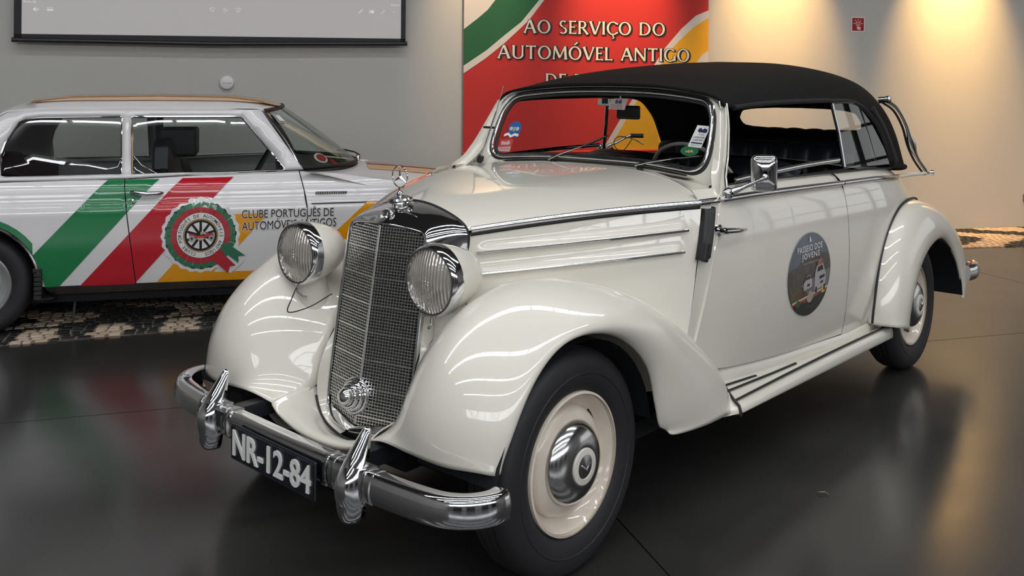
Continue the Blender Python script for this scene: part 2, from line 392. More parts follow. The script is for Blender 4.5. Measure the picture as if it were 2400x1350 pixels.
# player symbols shown on the screen
ICON = mat('screen_symbols', (.9, .9, .88), .6, emit=(.9, .88, .86), es=.28)
ic = MB()
def hv(u, v): return H_(u, v)
def flat(mb, VF, d=.0925, th=.0006):
    V, Fc = VF; n = len(V); mb.add([hall(x, d, z) for x, z in V], Fc)
def hpoly(mb, P): flat(mb, (P, [tuple(range(len(P)))]))
def ring2(mb, x, z, r, w, a0=0, a1=360, n=14):
    for k in range(n):
        t0, t1 = math.radians(a0 + (a1 - a0) * k / n), math.radians(a0 + (a1 - a0) * (k + 1) / n)
        hpoly(mb, [(x + r * math.cos(t0), z + r * math.sin(t0)), (x + r * math.cos(t1), z + r * math.sin(t1)), (x + (r - w) * math.cos(t1), z + (r - w) * math.sin(t1)), (x + (r - w) * math.cos(t0), z + (r - w) * math.sin(t0))])
I = dict(zip(['spk', 'cap', 'b10', 'play', 'f30', 'pen', 'pip', 'arr', 'dots', 'time', 'time2', 'line0', 'line1'], [(-8.957, 2.009), (-8.855, 2.011), (-7.631, 2.04), (-7.53, 2.039), (-7.432, 2.042), (-6.425, 2.057), (-6.331, 2.055), (-6.236, 2.058), (-6.145, 2.06), (-9.003, 2.068), (-6.13, 2.119), (-7.956, 2.118), (-6.098, 2.164)]))
x, z = I['spk']; hpoly(ic, [(x - .02, z - .008), (x - .01, z - .008), (x, z - .018), (x, z + .018), (x - .01, z + .008), (x - .02, z + .008)])
for sg in (1, -1): hpoly(ic, [(x + .006, z - .008 * sg), (x + .009, z - .010 * sg), (x + .022, z + .006 * sg), (x + .019, z + .008 * sg)])
x, z = I['cap']; hpoly(ic, [(x - .022, z + .014), (x + .022, z + .014), (x + .022, z + .010), (x - .022, z + .010)]); hpoly(ic, [(x - .022, z + .002), (x + .022, z + .002), (x + .022, z - .010), (x - .01, z - .010), (x - .016, z - .018), (x - .016, z - .010), (x - .022, z - .010)])
for kx, tx in (('b10', '10'), ('f30', '30')):
    x, z = I[kx]; ring2(ic, x, z - .002, .021, .003, 25, 155); flat(ic, fit(textmesh(tx), x - .010, z - .018, x + .010, z - .002))
    sg = -1 if kx == 'b10' else 1; hpoly(ic, [(x + sg * .022, z - .002), (x + sg * .022, z + .012), (x + sg * .010, z + .004)])
x, z = I['play']; 
for A, B in (((-.011, -.016), (-.011, .016)), ((-.011, .016), (.015, 0)), ((.015, 0), (-.011, -.016))):
    dx, dz = B[0] - A[0], B[1] - A[1]; L = math.hypot(dx, dz); nx, nz = -dz / L * .0013, dx / L * .0013
    hpoly(ic, [(x + A[0] + nx, z + A[1] + nz), (x + B[0] + nx, z + B[1] + nz), (x + B[0] - nx, z + B[1] - nz), (x + A[0] - nx, z + A[1] - nz)])
x, z = I['pen']; hpoly(ic, [(x - .018, z - .018), (x - .008, z - .014), (x + .018, z + .012), (x + .012, z + .018), (x - .014, z - .008)])
x, z = I['pip']; hpoly(ic, [(x - .018, z + .013), (x + .018, z + .013), (x + .018, z - .011), (x - .004, z - .011), (x - .004, z + .004), (x - .012, z + .004), (x - .012, z - .011), (x - .018, z - .011)])
x, z = I['arr']; hpoly(ic, [(x - .018, z - .018), (x - .004, z - .002), (x - .012, z - .0), (x - .001, z + .000), (x - .002, z - .012)]); hpoly(ic, [(x + .018, z + .018), (x + .004, z + .004), (x + .002, z + .012), (x + .001, z + .002), (x + .012, z + .002)])
x, z = I['dots']
for k in (-1, 0, 1): hpoly(ic, circ(x + k * .013, z, .003, 8))
x, z = I['time']; flat(ic, fit(textmesh('00:01:38'), x - .045, z - .008, x + .045, z + .008))
x, z = I['time2']; flat(ic, fit(textmesh('00:00:25'), x - .036, z - .008, x + .036, z + .008))
x, z = I['line1']; hpoly(ic, [(-8.95, z + .012), (x - .01, z + .014), (x - .01, z + .009), (-8.95, z + .007)]); hpoly(ic, circ(x - .01, z + .012, .011, 12))
child(ic.go('player_symbols', ICON, smooth=False, fix=False), scr)
# round detector
dt = tag(empty('wall_detector', hall(-7.518, 0, 1.44)), 'small round white device with dark slots, on the wall under the screen', 'smoke detector')
ax = (NX, NY, 0); c0 = hall(-7.518, 0, 1.442)
child(MB().lathe([(.0, 0), (.058, 0), (.058, .02), (.054, .032), (.045, .038), (0, .040)], c0, ax, 40).go('housing', mat('device_white', (.75, .74, .72), .4, noise=.03)), dt)
sl = MB()
for k in (-2, -1, 0): sl.add([hall(-7.518 + k * .013 + i, .041, 1.441 + j) for i, j in ((-.004, -.0016), (.005, -.0016), (.005, .0016), (-.004, .0016))], [(0, 1, 2, 3)])
sl.add([hall(-7.518 + i, .0395, 1.438 + j) for i, j in ((.012, -.0016), (.040, -.0016), (.040, .0016), (.012, .0016))], [(0, 1, 2, 3)])
child(sl.go('slots', BLACKP, smooth=False), dt)
# fire alarm call point sign
sg0 = tag(empty('alarm_sign', hall(-1.533, 0, 2.06)), 'small square red sign with a pressing hand symbol high on the wall', 'sign')
child(hmb([(-1.607, 1.988), (-1.459, 1.990), (-1.459, 2.132), (-1.607, 2.133)], .001, .006).go('sign_border', WHITEP, smooth=False), sg0)
child(hmb([(-1.599, 1.996), (-1.467, 1.998), (-1.467, 2.124), (-1.599, 2.125)], .006, .0075).go('sign_plate', mat('sign_red', (.33, .0, .005), .4, noise=.05), smooth=False), sg0)
hs = MB(); hx, hz = -1.533, 2.068
def hst(a, b, w_):
    dx, dz = b[0] - a[0], b[1] - a[1]; L = math.hypot(dx, dz); nx, nz = -dz / L * w_, dx / L * w_
    flat(hs, ([(a[0] + nx, a[1] + nz), (b[0] + nx, b[1] + nz), (b[0] - nx, b[1] - nz), (a[0] - nx, a[1] - nz)], [(0, 1, 2, 3)]), .0085)
for a_ in (0, 48, 90, 132, 180):
    ca, sa = math.cos(math.radians(a_)), math.sin(math.radians(a_)); hst((hx + ca * .024, hz + sa * .022), (hx + ca * .052, hz + sa * .048), .0032)
for a, b in (((-.02, -.018), (-.02, .012)), ((-.02, .012), (.02, .012)), ((.02, .012), (.02, -.018)), ((.02, -.018), (.008, -.018)), ((-.02, -.018), (-.008, -.018))): hst((hx + a[0], hz + a[1]), (hx + b[0], hz + b[1]), .0028)
flat(hs, ([(hx - .002 + a, hz + b) for a, b in ((-.004, .004), (.005, .004), (.006, -.030), (.030, -.032), (.030, -.062), (-.002, -.062), (-.018, -.034), (-.013, -.030), (-.004, -.042))], [tuple(range(9))]), .0085)
child(hs.go('hand_symbol', mat('sign_pale', (.75, .55, .48), .5, noise=.03), smooth=False, fix=False), sg0)
# socket low on the wall at the right
so = tag(empty('wall_socket', hall(.50, 0, .3)), 'small square metal socket plate low on the wall at the right', 'socket')
child(hmb(rrect(.443, .255, .57, .338, .008), .0, .010).go('plate', mat('socket_grey', (.25, .22, .19), .4, .5, noise=.05), smooth=False, bevel=.002), so)
child(hmb(rrect(.456, .268, .557, .325, .006), .010, .013).go('insert', mat('socket_insert', (.45, .40, .34), .5, noise=.05), smooth=False), so)
# ------------------------------------------------------------------ banner
BT = 3.3
bn = tag(empty('banner', hall(-4.33, .05, .83)), 'tall red cloth banner with green, white and yellow curves and white lettering', 'banner')
BR = mat('banner_red', (.52, .022, .018), .7, noise=.05, nscale=2); BG = mat('banner_green', (.012, .105, .038), .7, noise=.05); BW = mat('banner_white', (.66, .60, .54), .7, noise=.03); BY = mat('banner_yellow', (.80, .38, .01), .7, noise=.04)
def bfn(off): return lambda s, z: hall(s, .035 + .006 * math.sin(s * 5) + off, z)
LB, RB, ZB = -5.515, -3.163, .835
def bpanel(name, P, m, off, **k): return child(panel(name, P, bfn(off), m, h=.16, fix=True, **k), bn)
bpanel('banner_cloth', [(LB, ZB), (RB, ZB + .01), (RB, BT), (LB, BT)], BR, 0)
child(MB().tube([hall(LB - .008, .045, ZB - .004), hall(RB + .008, .045, ZB + .006)], .012, 10).go('hem_rod', BR), bn)
child(MB().tube([hall(LB - .008, .045, BT), hall(RB + .008, .045, BT)], .015, 10).go('top_rod', CHROME2), bn)
C1 = [(-5.524, 1.929), (-5.386, 2.03), (-5.301, 2.104), (-5.232, 2.193)]; C2 = [(-5.521, 1.606), (-5.31, 1.744), (-5.143, 1.884), (-4.991, 2.005), (-4.829, 2.204)]; C3 = [(-5.52, 1.538), (-5.317, 1.672), (-5.143, 1.812), (-4.923, 2.018), (-4.781, 2.206)]
C4 = [(-3.184, 2.155), (-3.297, 2.1), (-3.444, 1.973), (-3.597, 1.802), (-3.711, 1.634), (-3.87, 1.396), (-4.036, 1.136), (-4.176, 0.905), (-4.22, 0.808)]; C5 = [(-3.184, 2.083), (-3.31, 1.999), (-3.465, 1.86), (-3.563, 1.759), (-3.643, 1.635), (-3.82, 1.388), (-3.986, 1.12), (-4.121, 0.893), (-4.162, 0.808)]; C6 = [(-3.181, 1.777), (-3.233, 1.728), (-3.285, 1.663), (-3.4, 1.446), (-3.506, 1.206), (-3.59, 1.007), (-3.632, 0.801)]
def ext(C, z=BT):
    a, b = C[-2], C[-1]; t = (z - b[1]) / (b[1] - a[1]); return C + [(b[0] + (b[0] - a[0]) * t * .75, z)]
C1, C2, C3 = ext(C1), ext(C2), ext(C3); C1[0] = (LB, C1[0][1]); C2[0] = (LB, C2[0][1]); C3[0] = (LB, C3[0][1])
def endz(C): return C[:-1] + [(C[-1][0], ZB + .01)]
C4, C5, C6 = endz(C4), endz(C5), endz(C6)
for C in (C4, C5, C6): C[0] = (RB, C[0][1])
bpanel('white_field', C1 + [(LB, BT)], BW, .0025)
bpanel('green_band', C2 + C1[::-1], BG, .0025); bpanel('white_line', C3 + C2[::-1], BW, .0025)
bpanel('white_line', C4 + C5[::-1], BW, .0025); bpanel('yellow_band', C5 + C6[::-1], BY, .0025); bpanel('white_field', C6 + [(RB, ZB + .01)], BW, .0025)
# flared capitals built from strokes: stems widen at their ends, bowls are thicker at the sides
def st(a, b, w=.15, f0=1.45, f1=1.45):
    dx, dy = b[0] - a[0], b[1] - a[1]; L = math.hypot(dx, dy); tx, ty = dx / L, dy / L; nx, ny = -ty, tx; e = min(.12, L * .3); h = w / 2
    return [[(a[0] + nx * h * f0, a[1] + ny * h * f0), (a[0] + tx * e + nx * h, a[1] + ty * e + ny * h), (b[0] - tx * e + nx * h, b[1] - ty * e + ny * h), (b[0] + nx * h * f1, b[1] + ny * h * f1),
             (b[0] - nx * h * f1, b[1] - ny * h * f1), (b[0] - tx * e - nx * h, b[1] - ty * e - ny * h), (a[0] + tx * e - nx * h, a[1] + ty * e - ny * h), (a[0] - nx * h * f0, a[1] - ny * h * f0)]]
def bowl(cx, cy, rx, ry, a0=0, a1=360, w=.15, wt=.085, n=22):
    o = []
    for k in range(n):
        q = []
        for t in (a0 + (a1 - a0) * k / n, a0 + (a1 - a0) * (k + 1) / n):
            t = math.radians(t); q.append((math.cos(t), math.sin(t)))
        (c0_, s0_), (c1_, s1_) = q; o.append([(cx + rx * c0_, cy + ry * s0_), (cx + rx * c1_, cy + ry * s1_), (cx + (rx - w) * c1_, cy + (ry - wt) * s1_), (cx + (rx - w) * c0_, cy + (ry - wt) * s0_)])
    return o
GL = {'A': (.86, lambda: st((.08, 0), (.42, 1), .10, 1.9, .8) + st((.78, 0), (.44, 1), .16, 1.5, .8) + st((.22, .36), (.64, .36), .08, 1, 1)),
 'O': (.92, lambda: bowl(.46, .5, .44, .52)), 'S': (.62, lambda: bowl(.31, .755, .25, .26, 35, 270, .13, .09) + bowl(.31, .245, .27, .26, -145, 90, .13, .09)),
 'E': (.58, lambda: st((.13, 0), (.13, 1)) + st((.13, .955), (.52, .955), .08, 1, 1.8) + st((.13, .52), (.45, .52), .08, 1, 1.8) + st((.13, .045), (.55, .045), .08, 1, 1.8)),
 'R': (.74, lambda: st((.13, 0), (.13, 1)) + st((.13, .96), (.34, .96), .08, 1, 1) + st((.13, .49), (.34, .49), .08, 1, 1) + bowl(.33, .725, .27, .275, -90, 90, .14, .08) + st((.34, .48), (.70, -.01), .14, .9, 1.5)),
 'V': (.82, lambda: st((.08, 1), (.41, 0), .16, 1.5, .8) + st((.76, 1), (.43, 0), .10, 1.9, .8)), 'I': (.28, lambda: st((.14, 0), (.14, 1))),
 'C': (.78, lambda: bowl(.46, .5, .44, .52, 42, 318) + st((.76, .78), (.78, .92), .09, 1, 1) + st((.76, .22), (.78, .10), .09, 1, 1)),
 'D': (.88, lambda: st((.13, 0), (.13, 1)) + st((.13, .96), (.36, .96), .08, 1, 1) + st((.13, .04), (.36, .04), .08, 1, 1) + bowl(.34, .5, .48, .5, -90, 90)),
 'U': (.86, lambda: st((.15, 1), (.15, .32), .15, 1.4, 1) + st((.73, 1), (.73, .32), .11, 1.6, 1) + bowl(.44, .34, .365, .36, 180, 360, .14, .09)),
 'T': (.74, lambda: st((.37, 0), (.37, 1), .15, 1.4, 1) + st((.04, .955), (.70, .955), .085, 1.9, 1.9)),
 'M': (1.04, lambda: st((.11, 0), (.17, 1), .10, 1.7, 1) + st((.93, 0), (.87, 1), .16, 1.4, 1) + st((.17, 1), (.52, .12), .15, 1, .8) + st((.87, 1), (.52, .12), .09, 1, .8)),
 'N': (.90, lambda: st((.12, 0), (.12, 1), .10, 1.7, 1) + st((.78, 0), (.78, 1), .10, 1, 1.7) + st((.12, 1), (.78, .02), .16, 1, 1)),
 'G': (.88, lambda: bowl(.46, .5, .44, .52, 42, 330) + st((.78, .45), (.78, .06), .14, 1.4, 1)), 'L': (.58, lambda: st((.13, 0), (.13, 1)) + st((.13, .045), (.55, .045), .08, 1, 1.9)),
 'P': (.68, lambda: st((.13, 0), (.13, 1)) + st((.13, .96), (.34, .96), .08, 1, 1) + st((.13, .45), (.34, .45), .08, 1, 1) + bowl(.33, .705, .27, .295, -90, 90, .14, .08)), ' ': (.42, lambda: [])}
def glyphs(text):
    x = 0; out = []
    for ch in text:
        base_ = {'Ç': 'C', 'Ó': 'O'}.get(ch, ch); wd, fn = GL[base_]; ps = fn()
        if ch == 'Ç': ps = ps + st((.46, -.02), (.46, -.14), .09, 1, 1) + bowl(.44, -.22, .13, .10, -120, 90, .07, .05, 10)
        if ch == 'Ó': ps = ps + st((.40, 1.12), (.62, 1.32), .10, .7, 1.5)
        out.append((x, ps)); x += wd + .06
    return out, x - .06
def letters(text, x0, z0, x1, z1, capz, name='lettering'):
    G, W_ = glyphs(text); sx = (x1 - x0) / W_
    for gx, ps in G:
        if not ps: continue
        for nm, m, off, dx, dz, grow in (('letter_shadow', BLACKP, .0045, .014, -.006, 1), ('letter_outline', BLACKP, .0046, 0, 0, 1), ('letter', mat('letter_cream', (.80, .70, .58), .6, noise=.02), .0065, 0, 0, 0)):
            mb = MB()
            for P in ps:
                for e in ([(0, 0)] if not grow else [(-.035, -.02), (.035, -.02), (.035, .03), (-.035, .03)]):
                    q = [(x0 + (gx + px_ + e[0]) * sx + dx, z0 + (z1 - z0) * (gx + px_) / W_ + (py_ + e[1]) * capz + dz) for px_, py_ in P]
                    mb.add([bfn(off)(*p) for p in q], [tuple(range(len(q)))])
            child(mb.go(nm, m, smooth=False, fix=False), bn)
T1 = [(-4.974, 1.906), (-3.607, 1.906), (-5.212, 1.676), (-3.359, 1.666), (-4.767, 1.426), (-3.594, 1.413)]
letters('AO SERVIÇO DO', *T1[0], *T1[1], .119)
letters('AUTOMÓVEL ANTIGO', *T1[2], *T1[3], .119)
letters('DE PORTUGAL', *T1[4], *T1[5], .119)
# ================================================================== the cream convertible
# x runs to the rear, y across (the side towards the viewer is negative), z up; the front axle is at x = 0
car = tag(empty('convertible_car', (0, 0, 0)), 'cream vintage convertible with black cloth roof, tall chrome grille and plate NR-12-84', 'car')
def side(name, fn_or_grid, m, **k):
    """a part that exists on both sides: given for y > 0, built at y < 0 and y > 0"""
    out = []
    for s in (-1, 1):
        G = np.array(fn_or_grid, float).copy(); G[..., 1] *= s; out.append(MB().grid(G).go(name, m, car, **k))
    return out
# ---- body side surface: levels (z, half width, rear end x)
LV = [(.30, .722, 3.46), (.36, .737, 3.56), (.45, .752, 3.64), (.60, .764, 3.70), (.75, .767, 3.71), (.90, .760, 3.64), (1.00, .744, 3.50), (1.045, .732, 3.42), (1.07, .716, 3.34), (1.088, .694, 3.28), (1.096, .665, 3.22)]
LVf = cr(LV, 6)
def level(q):  # q: 0..10 -> z, Y, Xr
    q = max(0, min(10, q)) * 6; i = min(int(q), len(LVf) - 2); t = q - i; return LVf[i] * (1 - t) + LVf[i + 1] * t
def qz(z):
    a, b = 0, 10
    for _ in range(30):
        m_ = (a + b) / 2
        if level(m_)[0] < z: a = m_
        else: b = m_
    return a
WX = [(.55, .938), (.69, .941), (.77, .950), (.90, .977), (1.1, .99), (1.4, 1.0), (2.3, 1.0)]
DROP = [(1.1, 0), (1.4, .006), (2.0, .022), (2.4, .032), (2.85, .058), (3.15, .10), (3.45, .16), (3.7, .2)]
XS = 2.35
def halfw(x, q):
    z, Yl, Xr = level(q); w_ = lerp(WX, x)
    if x > XS:
        t = min(1, (x - XS) / (Xr - XS)); w_ = (1 - t ** 2.5) ** (1 / 2.3)
    return Yl * w_
def bz(x, q):
    z = level(q)[0]; return z - lerp(DROP, x) * max(0, min(1, (z - .6) / .45))
def body(x, q, off=0): return (x, halfw(x, q) + off, bz(x, q))
def bodyz(x, z, off=0):
    """point on the body side at height z"""
    zz = z + lerp(DROP, x) * max(0, min(1, (z - .6) / .45)); return (x, halfw(x, qz(zz)) + off, z)
def near(p): return (p[0], -p[1], p[2])
def bside(name, poly, m, off=0, both=True, h=.045, **k):
    for s in ((-1, 1) if both else (-1,)):
        def fn(x, z, s=s):
            p = bodyz(x, z, off); return (p[0], p[1] * s, p[2])
        o = panel(name, poly, fn, m, car, h=h, **k)
    return o
ZD = lambda x: 1.094 - lerp(DROP, x)      # top of the door
DF = lambda z: .873 - .37 * (1.049 - z)   # front edge of the door
HF = lambda z: .753 - .27 * (1.045 - z)   # rear edge of the bonnet side
DBOT = [(.60, .47), (.80, .437), (1.22, .394), (2.02, .337), (2.43, .335)]
DRX = 1.975
g = .002
# cowl side between bonnet and door
bside('cowl_side', [(HF(z) + .008, z) for z in (.5, .6, .7, .8, .9, 1.0, 1.045, 1.07, 1.09)] + [(DF(z) - g, z) for z in (1.09, 1.07, 1.045, 1.0, .9, .8, .7, .6, .5)], CREAM)
door = [(DF(z) + g, z) for z in (.46, .6, .7, .8, .9, 1.0, 1.045, 1.07, 1.09)] + [(x, ZD(x)) for x in (1.0, 1.2, 1.4, 1.6, 1.8, DRX - g)] + [(DRX - g, z) for z in (1.0, .9, .7, .5, .345)] + [(x, lerp(DBOT, x) + .004) for x in (1.9, 1.7, 1.5, 1.3, 1.1, .9, .75)]
bside('door', door, CREAM)
# rear quarter: from the door to the tail, full height
QG = []
for q in np.linspace(0, 10, 41):
    row = []
    Xr = level(q)[2]
    xs = [DRX + g, 2.05, 2.15, 2.25] + [XS + (Xr - XS) * math.sin(t) for t in np.linspace(0, PI / 2, 26)]
    for x in xs: row.append(body(x, q))
    QG.append(row)
side('rear_quarter', QG, CREAM)
# rear deck: closes the body behind the roof
DG = []
Xr10 = level(10)[2]
for t in np.linspace(0, PI / 2, 20):
    x = XS + (Xr10 - XS) * math.sin(t); p = body(x, 10); DG.append([(x, p[1] * f_, p[2] + .03 * (1 - f_ ** 2)) for f_ in np.linspace(-1, 1, 15)])
MB().grid(DG).go('rear_deck', CREAM, car)
# dark seams behind the joints
for s in (-1, 1):
    for P in ([(DF(z), z) for z in (.45, .7, .9, 1.088)], [(DRX, z) for z in (.34, .6, .9, 1.07)]):
        MB().tube([(p[0], (bodyz(*p)[1] - .012) * s, p[1]) for p in P], .006, 6).go('joint_gap', BLACKSEAM, car)
# white welt standing on the door's front edge
for s in (-1, 1):
    MB().tube([(DF(z) - .001, (bodyz(DF(z), z)[1] + .001) * s, z) for z in np.linspace(.45, 1.085, 14)], .0065, 8).go('door_welt', CREAM, car)
# sill under the door
SG = [[(x, halfw(x, 1) - .004, lerp(DBOT, x) + .0), (x, halfw(x, 1) + .004, lerp(DBOT, x) - .012), (x, halfw(x, 1) + .008, lerp(DBOT, x) - .05), (x, .70, .24)] for x in np.linspace(.77, 2.5, 24)]
side('sill', SG, CREAM)
# ---- bonnet
fr_half = [(0, 1.060), (.07, 1.056), (.14, 1.043), (.20, 1.020), (.238, .998), (.255, .985)]
rr_half = [(0, 1.132), (.25, 1.129), (.45, 1.114), (.60, 1.086), (.675, 1.062), (.703, 1.047)]
def hx(y): return .985 - .225 * (abs(y) / .703) ** 2.6
def hoodpt(j, t):
    (y0, z0), (y1, z1) = fr_half[j], rr_half[j]; x = 0.005 + (hx(y1) - .005) * t
    bul = math.sin(PI * t) ; return (x, y0 + (y1 - y0) * (t ** 1.0) + .010 * bul * (j / 5), z0 + (z1 - z0) * (t ** .95) + .010 * bul)
HG = []
for t in np.linspace(0, 1, 9):
    row = [hoodpt(j, t) for j in range(5, -1, -1)] + [(p[0], -p[1], p[2]) for p in (hoodpt(j, t) for j in range(1, 6))]
    HG.append(row)
HG = cr(cr(HG, 4, 0), 5, 1)
MB().grid(HG).go('bonnet_top', CREAM, car, angle=60)
def edge(t): return np.array(hoodpt(5, t))
# bonnet side panel with two long raised louvres
def hs(t, z, off=0):
    """t along the bonnet 0..1, z height"""
    e = edge(t); k = (1.0 - (z - .45) / (e[2] - .45)); x = e[0] - k * .27 * (.6) * t - k * .02 * (1 - t)
    return (x, e[1] + .012 * math.sin(PI * min(1, k)) + .012 * k * t + off, z)
def rib(z, zc, t, t0, t1):
    if t < t0 or t > t1: return 0
    e = min(1, (t - t0) / .03, (t1 - t) / .02); d = (z - zc) / .022
    return .012 * e * math.exp(-d * d * 1.5) if z > zc else .012 * e * (1 if z > zc - .006 else 0)
L1 = lambda t: .918 + (.966 - .918) * t; L2 = lambda t: .848 + (.893 - .848) * t
ts = np.linspace(0.0, 1, 60)
HSG = []
for t in ts:
    e = edge(t); row = []
    zs = sorted(set([.42, .5, .58, .66, .72, .77] + [L2(t) + d for d in (-.03, -.012, -.0062, -.0058, 0, .008, .016, .024, .034)] + [L1(t) + d for d in (-.02, -.012, -.0062, -.0058, 0, .008, .016, .024, .034)] + [e[2] - .012]))
    for z in zs: row.append(hs(t, z, rib(z, L1(t), t, .03, .93) + rib(z, L2(t), t, .0, .92)))
    HSG.append(row)
side('bonnet_side', HSG, CREAM, angle=50)
for s in (-1, 1):
    for Lf, t0, t1 in ((L1, .03, .935), (L2, .0, .925)):
        P = [hs(t, Lf(t) - .006, .010) for t in np.linspace(t0, t1, 20)]
        MB().tube([(p[0], p[1] * s, p[2]) for p in P], .0048, 8).go('louvre_trim', CHROME, car)
    P = [edge(t) for t in np.linspace(0.012, .99, 20)]
    MB().tube([(p[0], (p[1] + .004) * s, p[2] + .002) for p in P], .011, 12, flat=(1, .8)).go('bonnet_trim', CHROME, car)
    MB().tube([(p[0], (p[1] + .001) * s, p[2] - .013) for p in P], .007, 8).go('bonnet_rubber', BLACKSEAM, car)
    # belt trim on cowl, door and quarter
    MB().tube([(x, (halfw(x, 7) + .004) * s, 1.050) for x in (.755, .81, .868)], .012, 12, flat=(1, .7)).go('belt_trim', CHROME2, car)
    xs = np.linspace(.885, DRX - .006, 24); MB().tube([(x, (halfw(x, 7) + .005) * s, 1.052 - lerp(DROP, x)) for x in xs], .0125, 12, flat=(1, .75)).go('belt_trim', CHROME, car)
    xs = np.linspace(DRX + .006, 3.02, 24); MB().tube([(x, (halfw(x, 7) + .004) * s, 1.052 - lerp(DROP, x)) for x in xs], [.0125] * 18 + [.012, .0115, .011, .0105, .010, .009], 12, flat=(1, .75)).go('belt_trim', CHROME, car)
# ---- windscreen frame, cowl top and pillars
XWc = lambda z: 1.077 + .415 * (z - 1.12)
def wxy(y, z, off=0): return (XWc(z) - .055 * (y / .58) ** 2 - off, y, z + off * .38)
gl = [(0, 1.148), (.25, 1.146), (.42, 1.136), (.50, 1.132), (.545, 1.150), (.562, 1.20), (.556, 1.30), (.540, 1.355), (.505, 1.395), (.42, 1.412), (.22, 1.428), (0, 1.432)]
ring_half = lambda pts: [(y, z) for y, z in pts] + [(-y, z) for y, z in pts[-2:0:-1]]
GLR = ring_half(gl)
def grow(P, d):
    n = len(P); o = []
    for i in range(n):
        a, b, c = P[i - 1], P[i], P[(i + 1) % n]; tx, ty = c[0] - a[0], c[1] - a[1]; L = math.hypot(tx, ty); o.append((b[0] + ty / L * d, b[1] - tx / L * d))
    return o
def loop3(P, fn): return crc([fn(y, z) for y, z in P], 4)
G0 = loop3(grow(GLR, -.006), lambda y, z: wxy(y, z, -.008)); G1 = loop3(grow(GLR, .014), lambda y, z: wxy(y, z, -.002))
MB().tube(loop3(grow(GLR, .004), lambda y, z: wxy(y, z, .014)), .0075, 10, closed=True).go('windscreen_trim', CHROME, car)
MB().tube(loop3(grow(GLR, .016), lambda y, z: wxy(y, z, .004)), .0085, 10, closed=True).go('windscreen_seal', RUBBER, car)
MB().tube(loop3(grow(GLR, -.007), lambda y, z: wxy(y, z, .004)), .0075, 8, closed=True).go('windscreen_seal', RUBBER, car)
mid = lambda P: P
wsg = panel('windscreen_glass', [(p[0], p[1]) for p in crc([(y, z, 0) for y, z in grow(GLR, .005)], 2)], lambda y, z: wxy(y, z, 0), GLASS, car, h=.12)
# outer outline of the frame (white): rows from seal outwards, then back along the side
outer = [(0, 1.122), (.25, 1.118), (.44, 1.102), (.58, 1.085), (.645, 1.10), (.640, 1.20), (.612, 1.31), (.590, 1.375), (.545, 1.418), (.43, 1.442), (.22, 1.458), (0, 1.462)]
def of(y, z):
    return wxy(y, z, -.004)
L_a = loop3(grow(GLR, .012), lambda y, z: wxy(y, z, .004))
L_b = loop3(ring_half([((a[0] + b[0]) / 2, (a[1] + b[1]) / 2) for a, b in zip(gl, outer)]), lambda y, z: wxy(y, z, .012))
L_c = loop3(ring_half(outer), of)
MB().grid([L_a + L_a[:1], L_b + L_b[:1], L_c + L_c[:1]]).go('windscreen_frame', CREAM, car, angle=70)
# cowl top: from the bonnet's rear edge to the foot of the screen, pillar side back to the door
half_idx = None
rear_e = cr([hoodpt(j, 1) for j in range(6)], 5)
cow = []
Lc_half = [wxy(y, z, -.004) for y, z in outer[:5]]
foot = cr(np.array(Lc_half + [(.955, .703, 1.085)]), 5)[:26]
for f_ in np.linspace(0, 1, 7):
    row = []
    for k in range(26):
        a, b = np.array(rear_e[k]) + np.array((.004, 0, 0)), np.array(foot[k]); p = a * (1 - f_) + b * f_; p[2] -= .012 * math.sin(PI * f_) * (1 - k / 40); row.append(p)
    cow.append(row)
cow = np.array(cow)
MB().grid(cow).grid(my(cow)).go('cowl_top', CREAM, car, angle=70)
# pillar: wraps from the frame to the window opening
def pil(z):
    tab = [(1.05, (.86, .718, .90)), (1.085, (.895, .705, .94)), (1.13, (.955, .675, .985)), (1.20, (1.01, .655, 1.04)), (1.31, (1.075, .628, 1.095)), (1.39, (1.115, .604, 1.125)), (1.42, (1.135, .585, 1.14))]
    for (a, p), (b, q) in zip(tab, tab[1:]):
        if z <= b: t = max(0, (z - a) / (b - a)); return np.array(p) * (1 - t) + np.array(q) * t
    return np.array(tab[-1][1])
PG = []
for z in np.linspace(1.05, 1.392, 16):
    xo, yo, xi = pil(z); yf = {True: .70}.get(z < 1.085) or lerp([(1.085, .645), (1.10, .645), (1.20, .640), (1.31, .612), (1.375, .590), (1.42, .54)], z)
    xf = wxy(yf, z, -.004)[0] if z > 1.10 else lerp([(1.05, .80), (1.10, wxy(.645, 1.10)[0])], z)
    PG.append([(xf, yf, z), (xf + (xo - xf) * .5, (yf + yo) / 2 + .010, z), (xo, yo, z), (xi, yo - .004, z), (xi + .012, yo - .03, z), (xi + .0, yo - .06, z)])
side('windscreen_pillar', cr(cr(PG, 2, 0), 4, 1), CREAM, angle=70)
for s in (-1, 1):
    MB().tube([(pil(z)[2] + .006, (pil(z)[1] + .0) * s, z) for z in np.linspace(1.09, 1.40, 10)], .0035, 8).go('window_channel', CREAM, car)
# chrome header moulding over the screen
hd = [(-.585, 1.375), (-.560, 1.410), (-.50, 1.436), (-.40, 1.450), (-.22, 1.463), (0, 1.467)]
hdp = cr(hd + [(-y, z) for y, z in hd[-2::-1]], 5)
MB().tube([wxy(y, z, .010) for y, z in hdp], .0075, 10).go('header_trim', CHROME, car)
MB().tube([wxy(y, z - .013, .008) for y, z in hdp[3:-3]], .005, 8).go('header_trim', CHROME, car)
